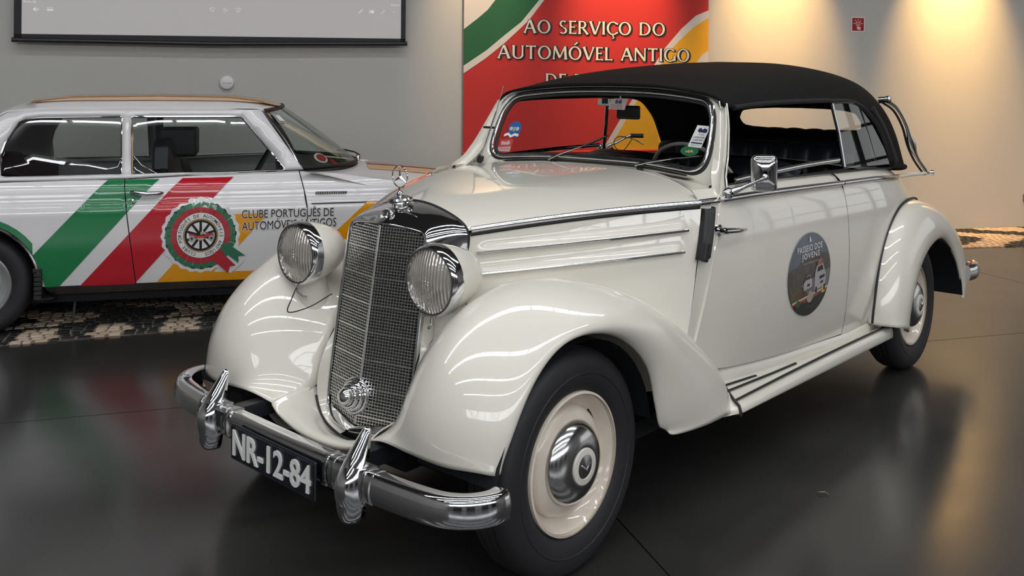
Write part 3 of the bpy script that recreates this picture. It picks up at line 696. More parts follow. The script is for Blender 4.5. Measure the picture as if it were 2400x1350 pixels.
# centre division of the glass
# ---- soft top
rows = [
 [(1.06, .665, 1.08), (1.105, .635, 1.26), (1.125, .603, 1.388), (1.125, .52, 1.440), (1.150, .27, 1.470), (1.165, 0, 1.477)],
 [(1.42, .69, 1.085), (1.42, .66, 1.26), (1.40, .622, 1.398), (1.40, .52, 1.478), (1.40, .28, 1.522), (1.40, 0, 1.532)],
 [(1.85, .695, 1.08), (1.85, .665, 1.26), (1.85, .628, 1.400), (1.85, .525, 1.510), (1.85, .29, 1.560), (1.85, 0, 1.572)],
 [(2.25, .695, 1.075), (2.25, .668, 1.26), (2.25, .63, 1.402), (2.25, .53, 1.520), (2.25, .30, 1.577), (2.25, 0, 1.590)],
 [(2.70, .685, 1.060), (2.68, .66, 1.26), (2.62, .618, 1.395), (2.62, .515, 1.497), (2.64, .29, 1.552), (2.65, 0, 1.568)],
 [(3.02, .655, 1.035), (2.93, .632, 1.23), (2.86, .585, 1.360), (2.87, .475, 1.448), (2.92, .27, 1.492), (2.94, 0, 1.505)],
 [(3.17, .575, 1.010), (3.10, .545, 1.18), (3.04, .485, 1.300), (3.05, .385, 1.372), (3.09, .22, 1.405), (3.10, 0, 1.415)],
 [(3.26, .40, .995), (3.22, .38, 1.13), (3.17, .335, 1.23), (3.16, .275, 1.292), (3.17, .15, 1.320), (3.18, 0, 1.327)],
 [(3.31, .18, .985), (3.28, .17, 1.09), (3.24, .15, 1.17), (3.22, .12, 1.215), (3.22, .07, 1.235), (3.22, 0, 1.240)],
 [(3.32, 0, .985), (3.29, 0, 1.06), (3.26, 0, 1.11), (3.245, 0, 1.14), (3.24, 0, 1.16), (3.235, 0, 1.175)]]
TG = cr(cr(rows, 14, 0), 14, 1)          # dense surface, indexes (u, v)
NU, NV = TG.shape[0] - 1, TG.shape[1] - 1
def tsurf(u, v):
    u = max(0, min(NU, u)); v = max(0, min(NV, v)); i, j = min(int(u), NU - 1), min(int(v), NV - 1); a, b = u - i, v - j
    return TG[i, j] * (1 - a) * (1 - b) + TG[i + 1, j] * a * (1 - b) + TG[i, j + 1] * (1 - a) * b + TG[i + 1, j + 1] * a * b
def tinv(cost, um=NU, u0=0):
    best = min(((cost(TG[i, j]), i, j) for i in range(u0, um + 1) for j in range(NV + 1)))
    u, v = best[1], best[2]; st_ = .5
    c = cost(tsurf(u, v))
    while st_ > .01:
        mv = False
        for du, dv in ((st_, 0), (-st_, 0), (0, st_), (0, -st_)):
            c2 = cost(tsurf(u + du, v + dv))
            if c2 < c: u, v, c, mv = u + du, v + dv, c2, True
        if not mv: st_ /= 2
    return (u, v)
# side opening seen from the side (x, z): door glass and quarter glass
op = [(1.17, 1.383), (1.35, 1.394), (1.60, 1.400), (1.90, 1.402), (2.15, 1.400), (2.32, 1.392), (2.44, 1.365), (2.56, 1.295), (2.66, 1.19), (2.735, 1.085)]
opuv = [tinv(lambda p, x=x, z=z: (p[0] - x) ** 2 + (p[2] - z) ** 2, 14 * 6) for x, z in op]
bk = crc([(y, z, 0) for y, z in [(-.32, 1.212), (0, 1.203), (.32, 1.212), (.378, 1.245), (.368, 1.295), (.31, 1.325), (0, 1.338), (-.31, 1.325), (-.368, 1.295), (-.378, 1.245)]], 3)
bkuv = [tinv(lambda p, y=abs(y), z=z: (p[1] - y) ** 2 + (p[2] - z) ** 2 + (0 if p[0] > 2.9 else 1), NU, 14 * 5) for y, z, _ in bk if y >= -1e-6]
# outline in (u, v): top front edge, ridge, rear, base, opening
bkh = sorted([tuple(q) for q in bkuv], key=lambda q: 0)
pts_ = [b_ for b_ in bk if b_[0] >= -1e-6]
order = sorted(range(len(pts_)), key=lambda i: -math.atan2(pts_[i][1] - 1.265, pts_[i][0] * .35 + 1e-9))
half = [tuple(bkuv[i]) for i in order]
half[0] = (half[0][0], NV); half[-1] = (half[-1][0], NV)
P = [(0, 28.5), (0, NV)] + half + [(NU, NV), (NU, 0), (opuv[-1][0], 0)] + opuv[::-1]
Pc = [P[0]]
for q in P[1:]:
    if abs(q[0] - Pc[-1][0]) + abs(q[1] - Pc[-1][1]) > .05: Pc.append(q)
V_, F_ = cdt(Pc, (), 2.2)
tv = [tsurf(*q) for q in V_]
n_ = len(tv); tv2 = [tuple(p) for p in tv] + [(p[0], -p[1], p[2]) for p in tv]
top = mk('soft_top', tv2, list(F_) + [tuple(i + n_ for i in reversed(t)) for t in F_], ROOF, car, solid=.012, soff=-1, angle=70)
bm = bmesh.new(); bm.from_mesh(top.data); bmesh.ops.remove_doubles(bm, verts=bm.verts, dist=.002); bmesh.ops.recalc_face_normals(bm, faces=bm.faces); bm.to_mesh(top.data); bm.free(); top.data.shade_smooth()
opp = [tsurf(*q) for q in cr(opuv, 4)]
for s in (-1, 1):
    MB().tube([(p[0], p[1] * s + s * .002, p[2]) for p in opp], .011, 8).go('roof_seal', RUBBER, car)
MB().tube([(p[0], p[1], p[2]) for p in [tsurf(u, 0) for u in np.linspace(opuv[-1][0], NU, 40)] + [tuple(tsurf(u, 0) * np.array((1, -1, 1))) for u in np.linspace(NU, opuv[-1][0], 40)]], .013, 8).go('roof_hem', ROOF, car)
# roof side pads that drop behind the rear window post (raised seam)
for s in (-1, 1):
    P = cr([(2.545, .655, 1.36), (2.64, .672, 1.27), (2.705, .686, 1.18), (2.765, .700, 1.075)], 6)
    MB().tube([(p[0], p[1] * s, p[2]) for p in P], .012, 8, flat=(1.6, .7)).go('rear_window_rail', RUBBER, car)
    # dark sealing panel between quarter glass and cloth
# quarter window
for s in (-1, 1):
    q = [(2.105, .688, 1.092), (2.095, .665, 1.25), (2.072, .640, 1.388)]
    MB().tube([(x, y * s, z) for x, y, z in q], .0085, 8, flat=(1.4, 1)).go('window_post', CHROME, car)
    MB().tube([(x, y * s, z) for x, y, z in [(2.085, .641, 1.388), (2.2, .641, 1.392), (2.33, .642, 1.388)]], .005, 8).go('window_trim', CHROME, car)
    gq = [(2.105, 1.085), (2.075, 1.39), (2.36, 1.388), (2.46, 1.345), (2.56, 1.27), (2.65, 1.16), (2.70, 1.07)]
    panel('quarter_glass', gq, lambda x, z, s=s: (x, s * (.686 - .155 * (z - 1.09)), z), GLASS, car, h=.2)
    if s < 0: MB().tube([(2.40, s * .640, 1.38), (2.475, s * .66, 1.23), (2.53, s * .682, 1.08)], .006, 8).go('glass_divider', RUBBER, car)
    # lowered door glass with its chrome top edge
    P = [(x, .684 * s, 1.108 + .026 * (x - 1.05) ** .8 - max(0, (x - 1.7)) * .02) for x in np.linspace(1.05, 2.06, 12)]
    MB().tube(P, .008, 8, flat=(1.3, .6)).go('door_glass_trim', CHROME, car)
    MB().tube([(x, .690 * s, ZD(x) + .003) for x in np.linspace(.95, 2.72, 24)], .004, 8).go('waist_seal', RUBBER, car)
# landau irons
for s in (-1, 1):
    P = cr([(2.70, .665, 1.398), (2.775, .70, 1.352), (2.865, .715, 1.265), (2.94, .715, 1.17), (3.05, .715, 1.08), (3.20, .715, 1.00), (3.235, .715, .992)], 6)
    P = [(p[0], p[1] * s, p[2]) for p in P]; n = len(P)
    MB().tube(P, [.0095 + .017 * math.exp(-((i / n - .50) / .07) ** 2) for i in range(n)], 12, flat=(1, .8)).go('landau_iron', CHROME2, car)
    MB().tube([(p[0] - .016, p[1] - s * .014, p[2] - .010) for p in P], .006, 8).go('landau_iron_back', RUBBER, car)
    k1 = MB().lathe([(0, -.03), (.017, -.03), (.017, .0), (.012, .003), (.019, .006), (.019, .022), (.012, .03), (0, .031)], (2.692, .665 * s, 1.400), (.1, s, .1), 20)
    k1.go('landau_knob', CHROME, car)
    MB().lathe([(0, -.03), (.011, -.03), (.011, .008), (.016, .010), (.016, .024), (0, .027)], (3.24, .715 * s, .990), (.2, s, 0), 20).go('landau_knob', CHROME, car)
    MB().tube([(2.90, .60 * s, .985), (2.97, .66 * s, .985), (3.03, .685 * s, .992), (3.09, .705 * s, .992), (3.24, .712 * s, .990)], .010, 10).go('landau_bracket', CREAM, car)
def rx_(z): return -.149 - (.994 - z) * .157
# ---- front wings
frows = [
 [(-.338, .700, .416), (-.341, .720, .413), (-.365, .715, .412), (-.395, .670, .418), (-.425, .58, .418), (-.435, .46, .424), (-.425, .335, .425), (-.402, .250, .403)],
 [(-.305, .710, .494), (-.316, .734, .492), (-.345, .738, .490), (-.385, .665, .505), (-.445, .55, .52), (-.455, .44, .525), (-.365, .330, .485), (-.240, .223, .430)],
 [(-.242, .720, .605), (-.254, .745, .615), (-.283, .735, .630), (-.34, .645, .655), (-.385, .545, .685), (-.385, .45, .68), (-.295, .335, .605), (-.180, .232, .575)],
 [(-.15, .725, .684), (-.16, .747, .694), (-.18, .720, .712), (-.23, .628, .748), (-.27, .53, .790), (-.265, .455, .795), (-.205, .345, .70), (-.122, .237, .645)],
 [(-.075, .735, .725), (-.081, .762, .735), (-.09, .745, .757), (-.11, .665, .797), (-.13, .550, .853), (-.13, .475, .862), (-.09, .375, .755), (-.062, .255, .702)],
 [(.022, .750, .729), (.025, .778, .739), (.02, .775, .768), (.01, .71, .820), (.0, .595, .868), (.0, .505, .874), (.045, .425, .79), (.07, .335, .71)],
 [(.132, .765, .70), (.138, .792, .71), (.15, .805, .748), (.165, .760, .803), (.18, .65, .850), (.19, .535, .836), (.21, .47, .75), (.24, .41, .67)],
 [(.232, .775, .636), (.242, .802, .645), (.28, .822, .690), (.335, .785, .750), (.375, .690, .777), (.375, .60, .735), (.375, .55, .66), (.375, .50, .60)],
 [(.303, .775, .555), (.315, .802, .561), (.37, .822, .598), (.465, .797, .662), (.54, .725, .682), (.565, .655, .63), (.56, .625, .57), (.55, .59, .52)],
 [(.343, .775, .442), (.355, .802, .443), (.435, .820, .478), (.58, .803, .528), (.70, .752, .548), (.735, .713, .51), (.73, .695, .46), (.72, .67, .42)],
 [(.370, .775, .368), (.382, .802, .367), (.50, .820, .386), (.68, .808, .414), (.82, .772, .425), (.865, .742, .395), (.865, .725, .365), (.86, .70, .345)],
 [(.405, .775, .345), (.424, .802, .330), (.58, .812, .315), (.72, .806, .305), (.835, .795, .300), (.875, .765, .302), (.875, .74, .305), (.875, .70, .31)]]
def lap(G, n, w0=.9):
    G = np.array(G, float)
    for k in range(n):
        A = G.copy(); A[1:-1, 1:-1] += w0 * .25 * (G[:-2, 1:-1] + G[2:, 1:-1] + G[1:-1, :-2] + G[1:-1, 2:] - 4 * G[1:-1, 1:-1]); G = A
    return G
def relax(G, n, m_):
    '''fair the surface, then give back its smooth volume'''
    S_ = lap(G, n); D_ = lap(np.array(G) - S_, m_); S_ = S_ + D_; return S_ + lap(lap(G, 8) - S_, m_ * 2)
FG = relax(cr(cr(frows, 7, 0), 5, 1), 70, 45)
wings = side('front_wing', FG, CREAM, angle=180, solid=.004)
NP = [(-.055, .262, .712), (-.075, .246, .690), (-.120, .237, .645), (-.178, .232, .575), (-.220, .228, .503), (-.238, .222, .430), (-.243, .207, .372), (-.257, .15, .326), (-.273, .06, .308)]
NPc = cr(NP + [(-.277, 0, .304)], 5)
MB().tube([(p[0] - .004, -p[1], p[2] + .004) for p in NPc] + [(p[0] - .004, p[1], p[2] + .004) for p in NPc[::-1] if p[2] < .40], .0045, 8).go('wing_piping', RUBBER, car)
# painted nose panels between the chrome shell and the wings
side('nose_side', cr([[p, (p[0] * .5 + (rx_(p[2]) + .045) * .5, p[1] * .5 + min(.110, p[1] * .47), p[2] + .004), (rx_(p[2]) + .045, min(.213, p[1] * .93), p[2] + .008)] for p in NP], 4, 0), CREAM, angle=180)
# apron below the grille
AP = [[(-.238, .226, .425), (-.31, .238, .425), (-.36, .243, .418), (-.402, .250, .403), (-.395, .250, .385), (-.36, .25, .37)],
      [(-.243, .202, .364), (-.31, .205, .388), (-.365, .208, .392), (-.405, .210, .380), (-.398, .210, .362), (-.36, .21, .345)],
      [(-.256, .142, .320), (-.32, .13, .350), (-.37, .13, .362), (-.404, .13, .354), (-.397, .13, .336), (-.36, .13, .32)],
      [(-.272, .05, .304), (-.33, .05, .335), (-.375, .05, .348), (-.402, .05, .342), (-.395, .05, .324), (-.36, .05, .31)]]
AP = AP + [[(p[0], -p[1], p[2]) for p in r_] for r_ in AP[::-1]]
AP = cr(AP, 6, 0)
MB().grid(cr(AP, 4, 1)).go('front_apron', CREAM, car, angle=180, solid=.004)
# dark wheel housings
for s in (-1, 1):
    for xc, zc, r_, y0, y1, a0, a1 in ((.01, .32, .385, .42, .73, 8, 172), (2.87, .27, .40, .42, .842, 4, 168)):
        arc_ = [(xc + (.56 if xc > 1 and t < 90 else r_) * math.cos(math.radians(t)), zc + r_ * math.sin(math.radians(t))) for t in np.linspace(a0, a1, 20)]
        MB().grid([[(x, y * s, z) for y in (y0, y1)] for x, z in arc_]).go('wheel_housing', DARK, car)
        MB().add([(x, y0 * s, z) for x, z in arc_], [tuple(range(20))]).go('wheel_housing', DARK, car, smooth=False)
# underbody
MB().box((1.55, 0, .27), (3.4, 1.2, .06)).box((-.08, 0, .28), (.30, .44, .07)).go('underbody', DARK, car, smooth=False)
MB().box((.35, 0, .55), (.66, .40, .5)).go('engine_block', DARK, car, smooth=False)
for s in (-1, 1): MB().box((-.40, .30 * s, .38), (.34, .05, .05)).go('bumper_iron', mat('chassis_black', (.015, .016, .02), .4, noise=.2), car, smooth=False)
# ---- rear wings
rrow = [
 [(2.29, .735, .335), (2.30, .80, .330), (2.34, .862, .325), (2.44, .875, .30), (2.505, .855, .27), (2.515, .83, .272)],
 [(2.30, .740, .42), (2.315, .80, .43), (2.36, .862, .425), (2.47, .880, .42), (2.555, .855, .415), (2.565, .83, .415)],
 [(2.355, .745, .61), (2.38, .80, .61), (2.44, .862, .59), (2.57, .880, .57), (2.675, .855, .562), (2.68, .83, .56)],
 [(2.46, .745, .755), (2.49, .80, .75), (2.56, .860, .715), (2.70, .875, .66), (2.80, .855, .632), (2.80, .83, .628)],
 [(2.64, .735, .85), (2.67, .80, .838), (2.74, .850, .79), (2.86, .868, .71), (2.93, .855, .668), (2.93, .83, .66)],
 [(2.86, .71, .875), (2.90, .78, .862), (2.95, .84, .81), (3.02, .865, .72), (3.06, .855, .668), (3.06, .83, .66)],
 [(3.10, .67, .855), (3.14, .75, .83), (3.17, .825, .77), (3.20, .860, .67), (3.20, .852, .602), (3.195, .83, .60)],
 [(3.33, .60, .79), (3.37, .69, .765), (3.39, .79, .70), (3.38, .850, .60), (3.335, .850, .50), (3.325, .83, .50)],
 [(3.50, .50, .69), (3.54, .61, .66), (3.555, .74, .60), (3.52, .835, .51), (3.425, .848, .38), (3.41, .83, .38)],
 [(3.58, .42, .50), (3.63, .56, .46), (3.63, .72, .42), (3.575, .825, .365), (3.45, .846, .315), (3.435, .83, .315)],
 [(3.58, .42, .34), (3.63, .56, .31), (3.63, .72, .29), (3.575, .82, .275), (3.455, .842, .275), (3.44, .83, .28)]]
RG = relax(cr(cr(rrow, 6, 0), 6, 1), 30, 20)
side('rear_wing', RG, CREAM, angle=180, solid=.004)
for s in (-1, 1):
    P = cr([(r_[0][0], r_[0][1] + .022, r_[0][2] + .002) for r_ in rrow[:9]], 5)
    MB().tube([(p[0], p[1] * s, p[2]) for p in P], .0055, 8).go('wing_piping', RUBBER, car)
# ---- running boards
RB_ = []
for x in np.linspace(.79, 2.42, 41):
    t = (x - .83) / 1.59; yo = .822 - .012 * t; zt = .335 - .02 * t + .006 * math.sin(PI * t); e = 1 - max(0, (t - .96) / .04) * .35
    zi = lerp(DBOT, x) - .045; yo -= max(0, .835 - x) * .9; zt -= max(0, .835 - x) * .3
    RB_.append([(x, .70, zi + .0), (x, .735, zi - .002), (x, .765, (zi + zt) / 2 + .004), (x, yo - .03, zt - .008), (x, yo - .006, zt - .018), (x, yo, zt - .035), (x, yo - .002, .292 - .040 * t), (x, yo - .02, .288 - .040 * t)])
side('running_board', cr(RB_, 4, 1), CREAM, angle=50, solid=.004)
for s in (-1, 1):
    for (x0, x1, y_, dz) in ((.86, 2.36, .792, .0), (.80, 1.42, .768, .010), (.80, 1.10, .750, .022)):
        P = []
        for x in np.linspace(x0, x1, 24):
            t = (x - .83) / 1.59; zt = .335 - .02 * t + .006 * math.sin(PI * t); zi = lerp(DBOT, x) - .045; z = lerp([(.735, zi - .002), (.765, (zi + zt) / 2 + .004), (.792, zt - .006)], y_) + .003
            P.append((x, y_ * s, z))
        MB().tube(P, .0065, 8, flat=(.5, 1)).go('tread_strip', RUBBER, car)
    MB().tube([(.86, .735 * s, .392), (.855, .765 * s, .358), (.848, .795 * s, .334), (.842, .816 * s, .322), (.838, .826 * s, .300), (.836, .824 * s, .288)], .0055, 8).go('board_seam', RUBBER, car)
# ---- radiator shell and grille
def rx(z): return -.149 - (.994 - z) * .157
hw = [(0, .328), (.10, .334), (.165, .348), (.192, .390), (.198, .50), (.197, .65), (.193, .80), (.190, .92), (.183, .968), (.160, .985), (.08, .995), (0, 1.0)]
gfr = lambda y, z, o=0: (rx(z) + .037 * abs(y) / .19 - o, y, z)
SL0 = loop3(ring_half(hw), lambda y, z: gfr(y, z, -.010)); SL1 = loop3(ring_half(hw), lambda y, z: gfr(y, z, .004))
out1 = [(0, .311), (.11, .317), (.18, .331), (.208, .382), (.213, .50), (.212, .65), (.209, .80), (.207, .93), (.201, .985), (.170, 1.012), (.085, 1.034), (0, 1.043)]
def sh1(y, z): x = rx(min(z, .97)) + .037 * abs(y) / .19 + max(0, z - .97) * .75; return (x, y, z)
out2 = [(0, .305), (.12, .311), (.20, .328), (.232, .39), (.238, .50), (.244, .65), (.252, .80), (.258, .92), (.256, .984), (.205, 1.022), (.10, 1.054), (0, 1.064)]
def sh2(y, z): return ((.006 if z > .75 else .006 - (.75 - z) * .42), y, z)
ls1 = loop3(ring_half([((a[0] * .5 + b[0] * .5), (a[1] + b[1]) / 2) for a, b in zip(hw, out1)]), lambda y, z: gfr(y, z, .008) if z < .99 else tuple(np.array(sh1(y, z)) - np.array((.010, 0, 0))))
ls2 = loop3(ring_half(out1), sh1)
ls3 = loop3(ring_half([((a[0] * .5 + b[0] * .5) + .006, (a[1] + b[1]) / 2 + (.006 if a[1] > .9 else 0)) for a, b in zip(out1, out2)]), lambda y, z: tuple((np.array(sh1(y, z)) * .45 + np.array(sh2(y, z)) * .55)))
ls4 = loop3(ring_half(out2), sh2)
shell = MB().grid(cr([[*l, l[0]] for l in (SL0, SL1, ls1, ls2, ls3, ls4)], 3, 0)).go('radiator_shell', CHROME, car, angle=180)
MB().tube([(p[0] + .002, p[1], p[2]) for p in ls4], .0045, 6, closed=True).go('shell_welt', RUBBER, car)
# V shaped chrome foot under the grille
MB().grid(cr([[(rx(.34) - .006 + .03 * abs(y) / .17, y, .362 + .014 * abs(y) / .17 - .016 * (1 - abs(y) / .17)) for y in np.linspace(-.185, .185, 21)], [(rx(.33) - .026 + .045 * abs(y) / .17, y, .336) for y in np.linspace(-.185, .185, 21)], [(rx(.32) - .012 + .04 * abs(y) / .17, y, .318) for y in np.linspace(-.185, .185, 21)]], 3, 0)).go('shell_foot', CHROME, car)
# grille mesh: real bars, each half leans back to the side
gb = MB(); gm = MB()
NXB = 17
def gpt(y, z, o=0): return Vector((rx(z) + .037 * abs(y) / .19 - o, y, z))
ztop = lambda y: lerp([(0, .997), (.08, .992), (.16, .982), (.183, .966), (.19, .93)], abs(y)); zbot = lambda y: lerp([(0, .338), (.10, .346), (.165, .370), (.19, .41)], abs(y))
def bar(mb, a, b, wv, dv):
    """thin square bar between two points: wv, dv are half-thickness vectors"""
    v = [a + wv + dv, a - wv + dv, a - wv - dv, a + wv - dv, b + wv + dv, b - wv + dv, b - wv - dv, b + wv - dv]
    mb.add(v, [(0, 1, 5, 4), (1, 2, 6, 5), (2, 3, 7, 6), (3, 0, 4, 7)])
for s in (-1, 1):
    for k in range(1, NXB):
        y = s * .194 * k / NXB; bar(gb, gpt(y, zbot(y)), gpt(y, ztop(y)), Vector((0, .0014, 0)), Vector((.003, 0, 0)))
z = .342; k = 0
while z < .994:
    big = (k % 9 == 4); h_ = .0026 if big else .0013
    for s in (-1, 1):
        ym = .193
        while ym > .02 and not (zbot(ym) < z < ztop(ym)): ym -= .004
        if ym > .03: bar(gm if big else gb, gpt(0, z, .001 if big else 0), gpt(s * ym, z, .001 if big else 0), Vector((0, 0, h_)), Vector((.003, 0, 0)))
    z += .0098; k += 1
gb.go('grille_mesh', STEEL, car, smooth=False)['kind'] = 'stuff'
gm.go('grille_crossbars', STEEL, car, smooth=False)['kind'] = 'stuff'
MB().tube([gpt(0, .352, .002), gpt(0, .995, .002)], .004, 8).go('grille_ridge', STEEL, car)
MB().add([gpt(0, .34, -.02), gpt(.2, .34, -.02), gpt(.2, 1.0, -.02), gpt(0, 1.0, -.02), gpt(-.2, 1.0, -.02), gpt(-.2, .34, -.02)], [(0, 1, 2, 3), (0, 3, 4, 5)]).go('grille_back', mat('radiator_core', (.012, .012, .014), .7, noise=.3, nscale=60), car, smooth=False)
# round lamp low on the grille
fa = Vector((-1, 0, .16)).normalized(); hc_ = gpt(.012, .440, .012)
fl = MB().lathe([(.050, -.03), (.058, -.028), (.061, -.004), (.060, .004), (.055, .009), (.050, .008)], hc_, fa, 48).lathe([(.050, .002), (.049, .014), (.045, .020), (.040, .020)], hc_, fa, 48).lathe([(.041, .010), (.040, .028), (.036, .034), (.031, .034)], hc_, fa, 48).go('grille_horn', CHROME, car, angle=180)
MB().lathe([(.031, .028), (.030, .044), (.024, .054), (.013, .061), (.001, .063)], hc_, fa, 40).go('horn_cap', CHROME2, fl, angle=180)
# radiator badge
bd = MB().lathe([(.001, -.02), (.030, -.02), (.031, .004), (.029, .009), (.024, .011), (.021, .009), (.020, .006), (.001, .007)], (-.118, 0, 1.018), Vector((-1, 0, .35)), 32)
bo = bd.go('radiator_badge', CHROME2, car)
wr = MB()
ba = Vector((-1, 0, .35)).normalized(); b1_, b2_ = Vector((0, 1, 0)), ba.cross(Vector((0, 1, 0)))
bc = Vector((-.118, 0, 1.018))
for k in range(24): t = 2 * PI * k / 24; wr.lathe([(.0026, 0), (.002, .0015), (.0002, .0022)], bc + ba * .010 + (b1_ * math.cos(t) + b2_ * math.sin(t)) * .0265, ba, 8)
wr.go('badge_wreath', CHROME2, bo)
def star(c, ax1, ax2, nrm, r, w_, d):
    mb = MB()
    for k in range(3):
        t = PI / 2 + k * 2 * PI / 3; tip = c + (ax1 * math.cos(t) + ax2 * math.sin(t)) * r
        l = c + (ax1 * math.cos(t + PI / 3) + ax2 * math.sin(t + PI / 3)) * w_; rr_ = c + (ax1 * math.cos(t - PI / 3) + ax2 * math.sin(t - PI / 3)) * w_
        mb.add([c + nrm * d, c - nrm * d, tip, l, rr_], [(0, 3, 2), (0, 2, 4), (1, 2, 3), (1, 4, 2)])
    return mb
star(bc + ba * .008, b1_, -b2_ if b2_.z < 0 else b2_, ba, .018, .004, .004).go('badge_star', CHROME, bo, smooth=False)
# cap and star mascot
cp = MB().lathe([(.030, -.03), (.030, -.012), (.040, -.009), (.044, -.004), (.044, .002), (.040, .008), (.026, .012), (.012, .014), (.001, .015)], (-.060, 0, 1.074), (-.12, 0, 1), 40).go('radiator_cap', CHROME2, car, angle=25)
MB().lathe([(0, .012), (.012, .014), (.0125, .022), (.008, .027), (.004, .030), (.0038, .042), (0, .043)], (-.060, 0, 1.074), (-.12, 0, 1), 20).go('star_stem', CHROME, cp)
sc = Vector((-.066, -.003, 1.152)); a1_, a2_ = Vector((0, 1, 0)), Vector((-.05, 0, 1)).normalized()
MB().tube([sc + (a1_ * math.cos(t) + a2_ * math.sin(t)) * .0375 for t in np.linspace(0, 2 * PI, 48, endpoint=False)], .0022, 8, closed=True).go('star_ring', CHROME, cp)
star(sc, a1_, a2_, Vector((1, 0, 0)), .0365, .006, .004).go('star_mascot', CHROME, cp, smooth=False)
# ---- headlamps
LENS = mat('headlamp_lens', (.55, .53, .50), .12, .0, coat=1)
def lens_mat():
    m = LENS; nt = m.node_tree; b = nt.nodes['Principled BSDF']
    b.inputs['Transmission Weight'].default_value = .0; b.inputs['Metallic'].default_value = .6; b.inputs['Roughness'].default_value = .18; b.inputs['Base Color'].default_value = (.72, .68, .62, 1)
    tc = nt.nodes.new('ShaderNodeTexCoord'); wv = nt.nodes.new('ShaderNodeTexWave'); wv.bands_direction = 'Y'; wv.inputs['Scale'].default_value = 26; wv.inputs['Distortion'].default_value = 1.2; wv.inputs['Detail'].default_value = 1
    bp = nt.nodes.new('ShaderNodeBump'); bp.inputs['Strength'].default_value = .75; bp.inputs['Distance'].default_value = .004
    nt.links.new(tc.outputs['Object'], wv.inputs['Vector']); nt.links.new(wv.outputs['Fac'], bp.inputs['Height']); nt.links.new(bp.outputs['Normal'], b.inputs['Normal'])
lens_mat()
LX = .125
for s in (-1, 1):
    c = Vector((-.238, .337 * s, .868)); ax = Vector((-1, 0, -.01)).normalized()
    hl = MB().lathe([(.001, -.192), (.022, -.190), (.046, -.180), (.068, -.158), (.086, -.125), (.099, -.088), (.107, -.052), (.111, -.02), (.108, -.008)], c, ax, 48).go('headlamp_bowl', CREAM, car)
    MB().lathe([(.111, -.030), (.1135, -.028), (.1135, -.006), (.110, .006), (.104, .012), (.098, .012), (.097, .004)], c, ax, 48, closed=True).go('headlamp_rim', CHROME, hl)
    ln = MB(); prof = [(r_, .024 * (1 - (r_ / .1) ** 2) + .001) for r_ in np.linspace(0.0005, .1, 9)]
    # moulded flutes: rings at the middle, ribs below
    G_ = []
    for r_ in np.linspace(.001, .1, 34):
        row = []
        for k in range(73):
            t = 2 * PI * k / 72; yy, zz = r_ * math.cos(t), r_ * math.sin(t); h_ = .022 * (1 - (r_ / .1) ** 2)
            d_ = math.hypot(yy, zz + .015)
            h_ += (.0011 * math.cos(d_ * 2 * PI / .0085) if d_ < .036 else .0010 * math.cos((yy + .2 * zz if zz < 0 else yy) * 2 * PI / .011))
            row.append(c + ax * (h_ + .002) + Vector((0, yy, zz)))
        G_.append(row)
    MB().grid(G_).go('headlamp_lens', LENS, hl, angle=180)
    MB().tube([c + Vector((.06, .01 * s, -.06)), c + Vector((.07, .015 * s, -.12)), c + Vector((.10, .03 * s, -.26))], [.05, .055, .09], 24).go('headlamp_stalk', CREAM, hl)
    MB().tube([c + Vector(p) for p in ((0.0, 0, -.113), (0.0, .0, -.135), (.01, -.02 * s, -.150), (.02, -.03 * s, -.152))], .004, 8).go('rim_screw', CHROME2, hl)
    P = cr([(c.x + .01, c.y + .01, c.z - .112), (c.x - .03, c.y - .01 * s, c.z - .15), (c.x - .075, c.y - .05 * s, c.z - .185), (c.x - .03, c.y - .11 * s, c.z - .165), (c.x + .05, c.y - .13 * s, c.z - .13)], 6)
    if s > 0: MB().tube(P, .0022, 6).go('headlamp_cable', RUBBER, hl)
# ---- bumper
bp_ = [(-.372, .770), (-.41, .771), (-.45, .756), (-.488, .724), (-.518, .668), (-.536, .56), (-.546, .44), (-.556, .2), (-.559, 0)]
bpc = cr(bp_ + [(x, -y) for x, y in bp_[-2::-1]], 6)
secn = [(-.032, .036), (-.028, .041), (.004, .045), (.017, .040), (.025, .025), (.029, .0), (.026, -.026), (.018, -.037), (.0, -.041)]
secn = cr([(a, b, 0) for a, b in secn], 3)
BGd = []
nb = len(bpc)
for i in range(nb):
    a, b = bpc[max(0, i - 1)], bpc[min(nb - 1, i + 1)]; t = np.array((b[0] - a[0], b[1] - a[1])); t /= np.linalg.norm(t); nn = np.array((-t[1], t[0]))
    nn = np.array((t[1], -t[0]))
    BGd.append([(bpc[i][0] + nn[0] * q[0], bpc[i][1] + nn[1] * q[0], .370 + q[1]) for q in secn])
bump = MB().grid(BGd).go('front_bumper', CHROME, car, angle=50, solid=.003)
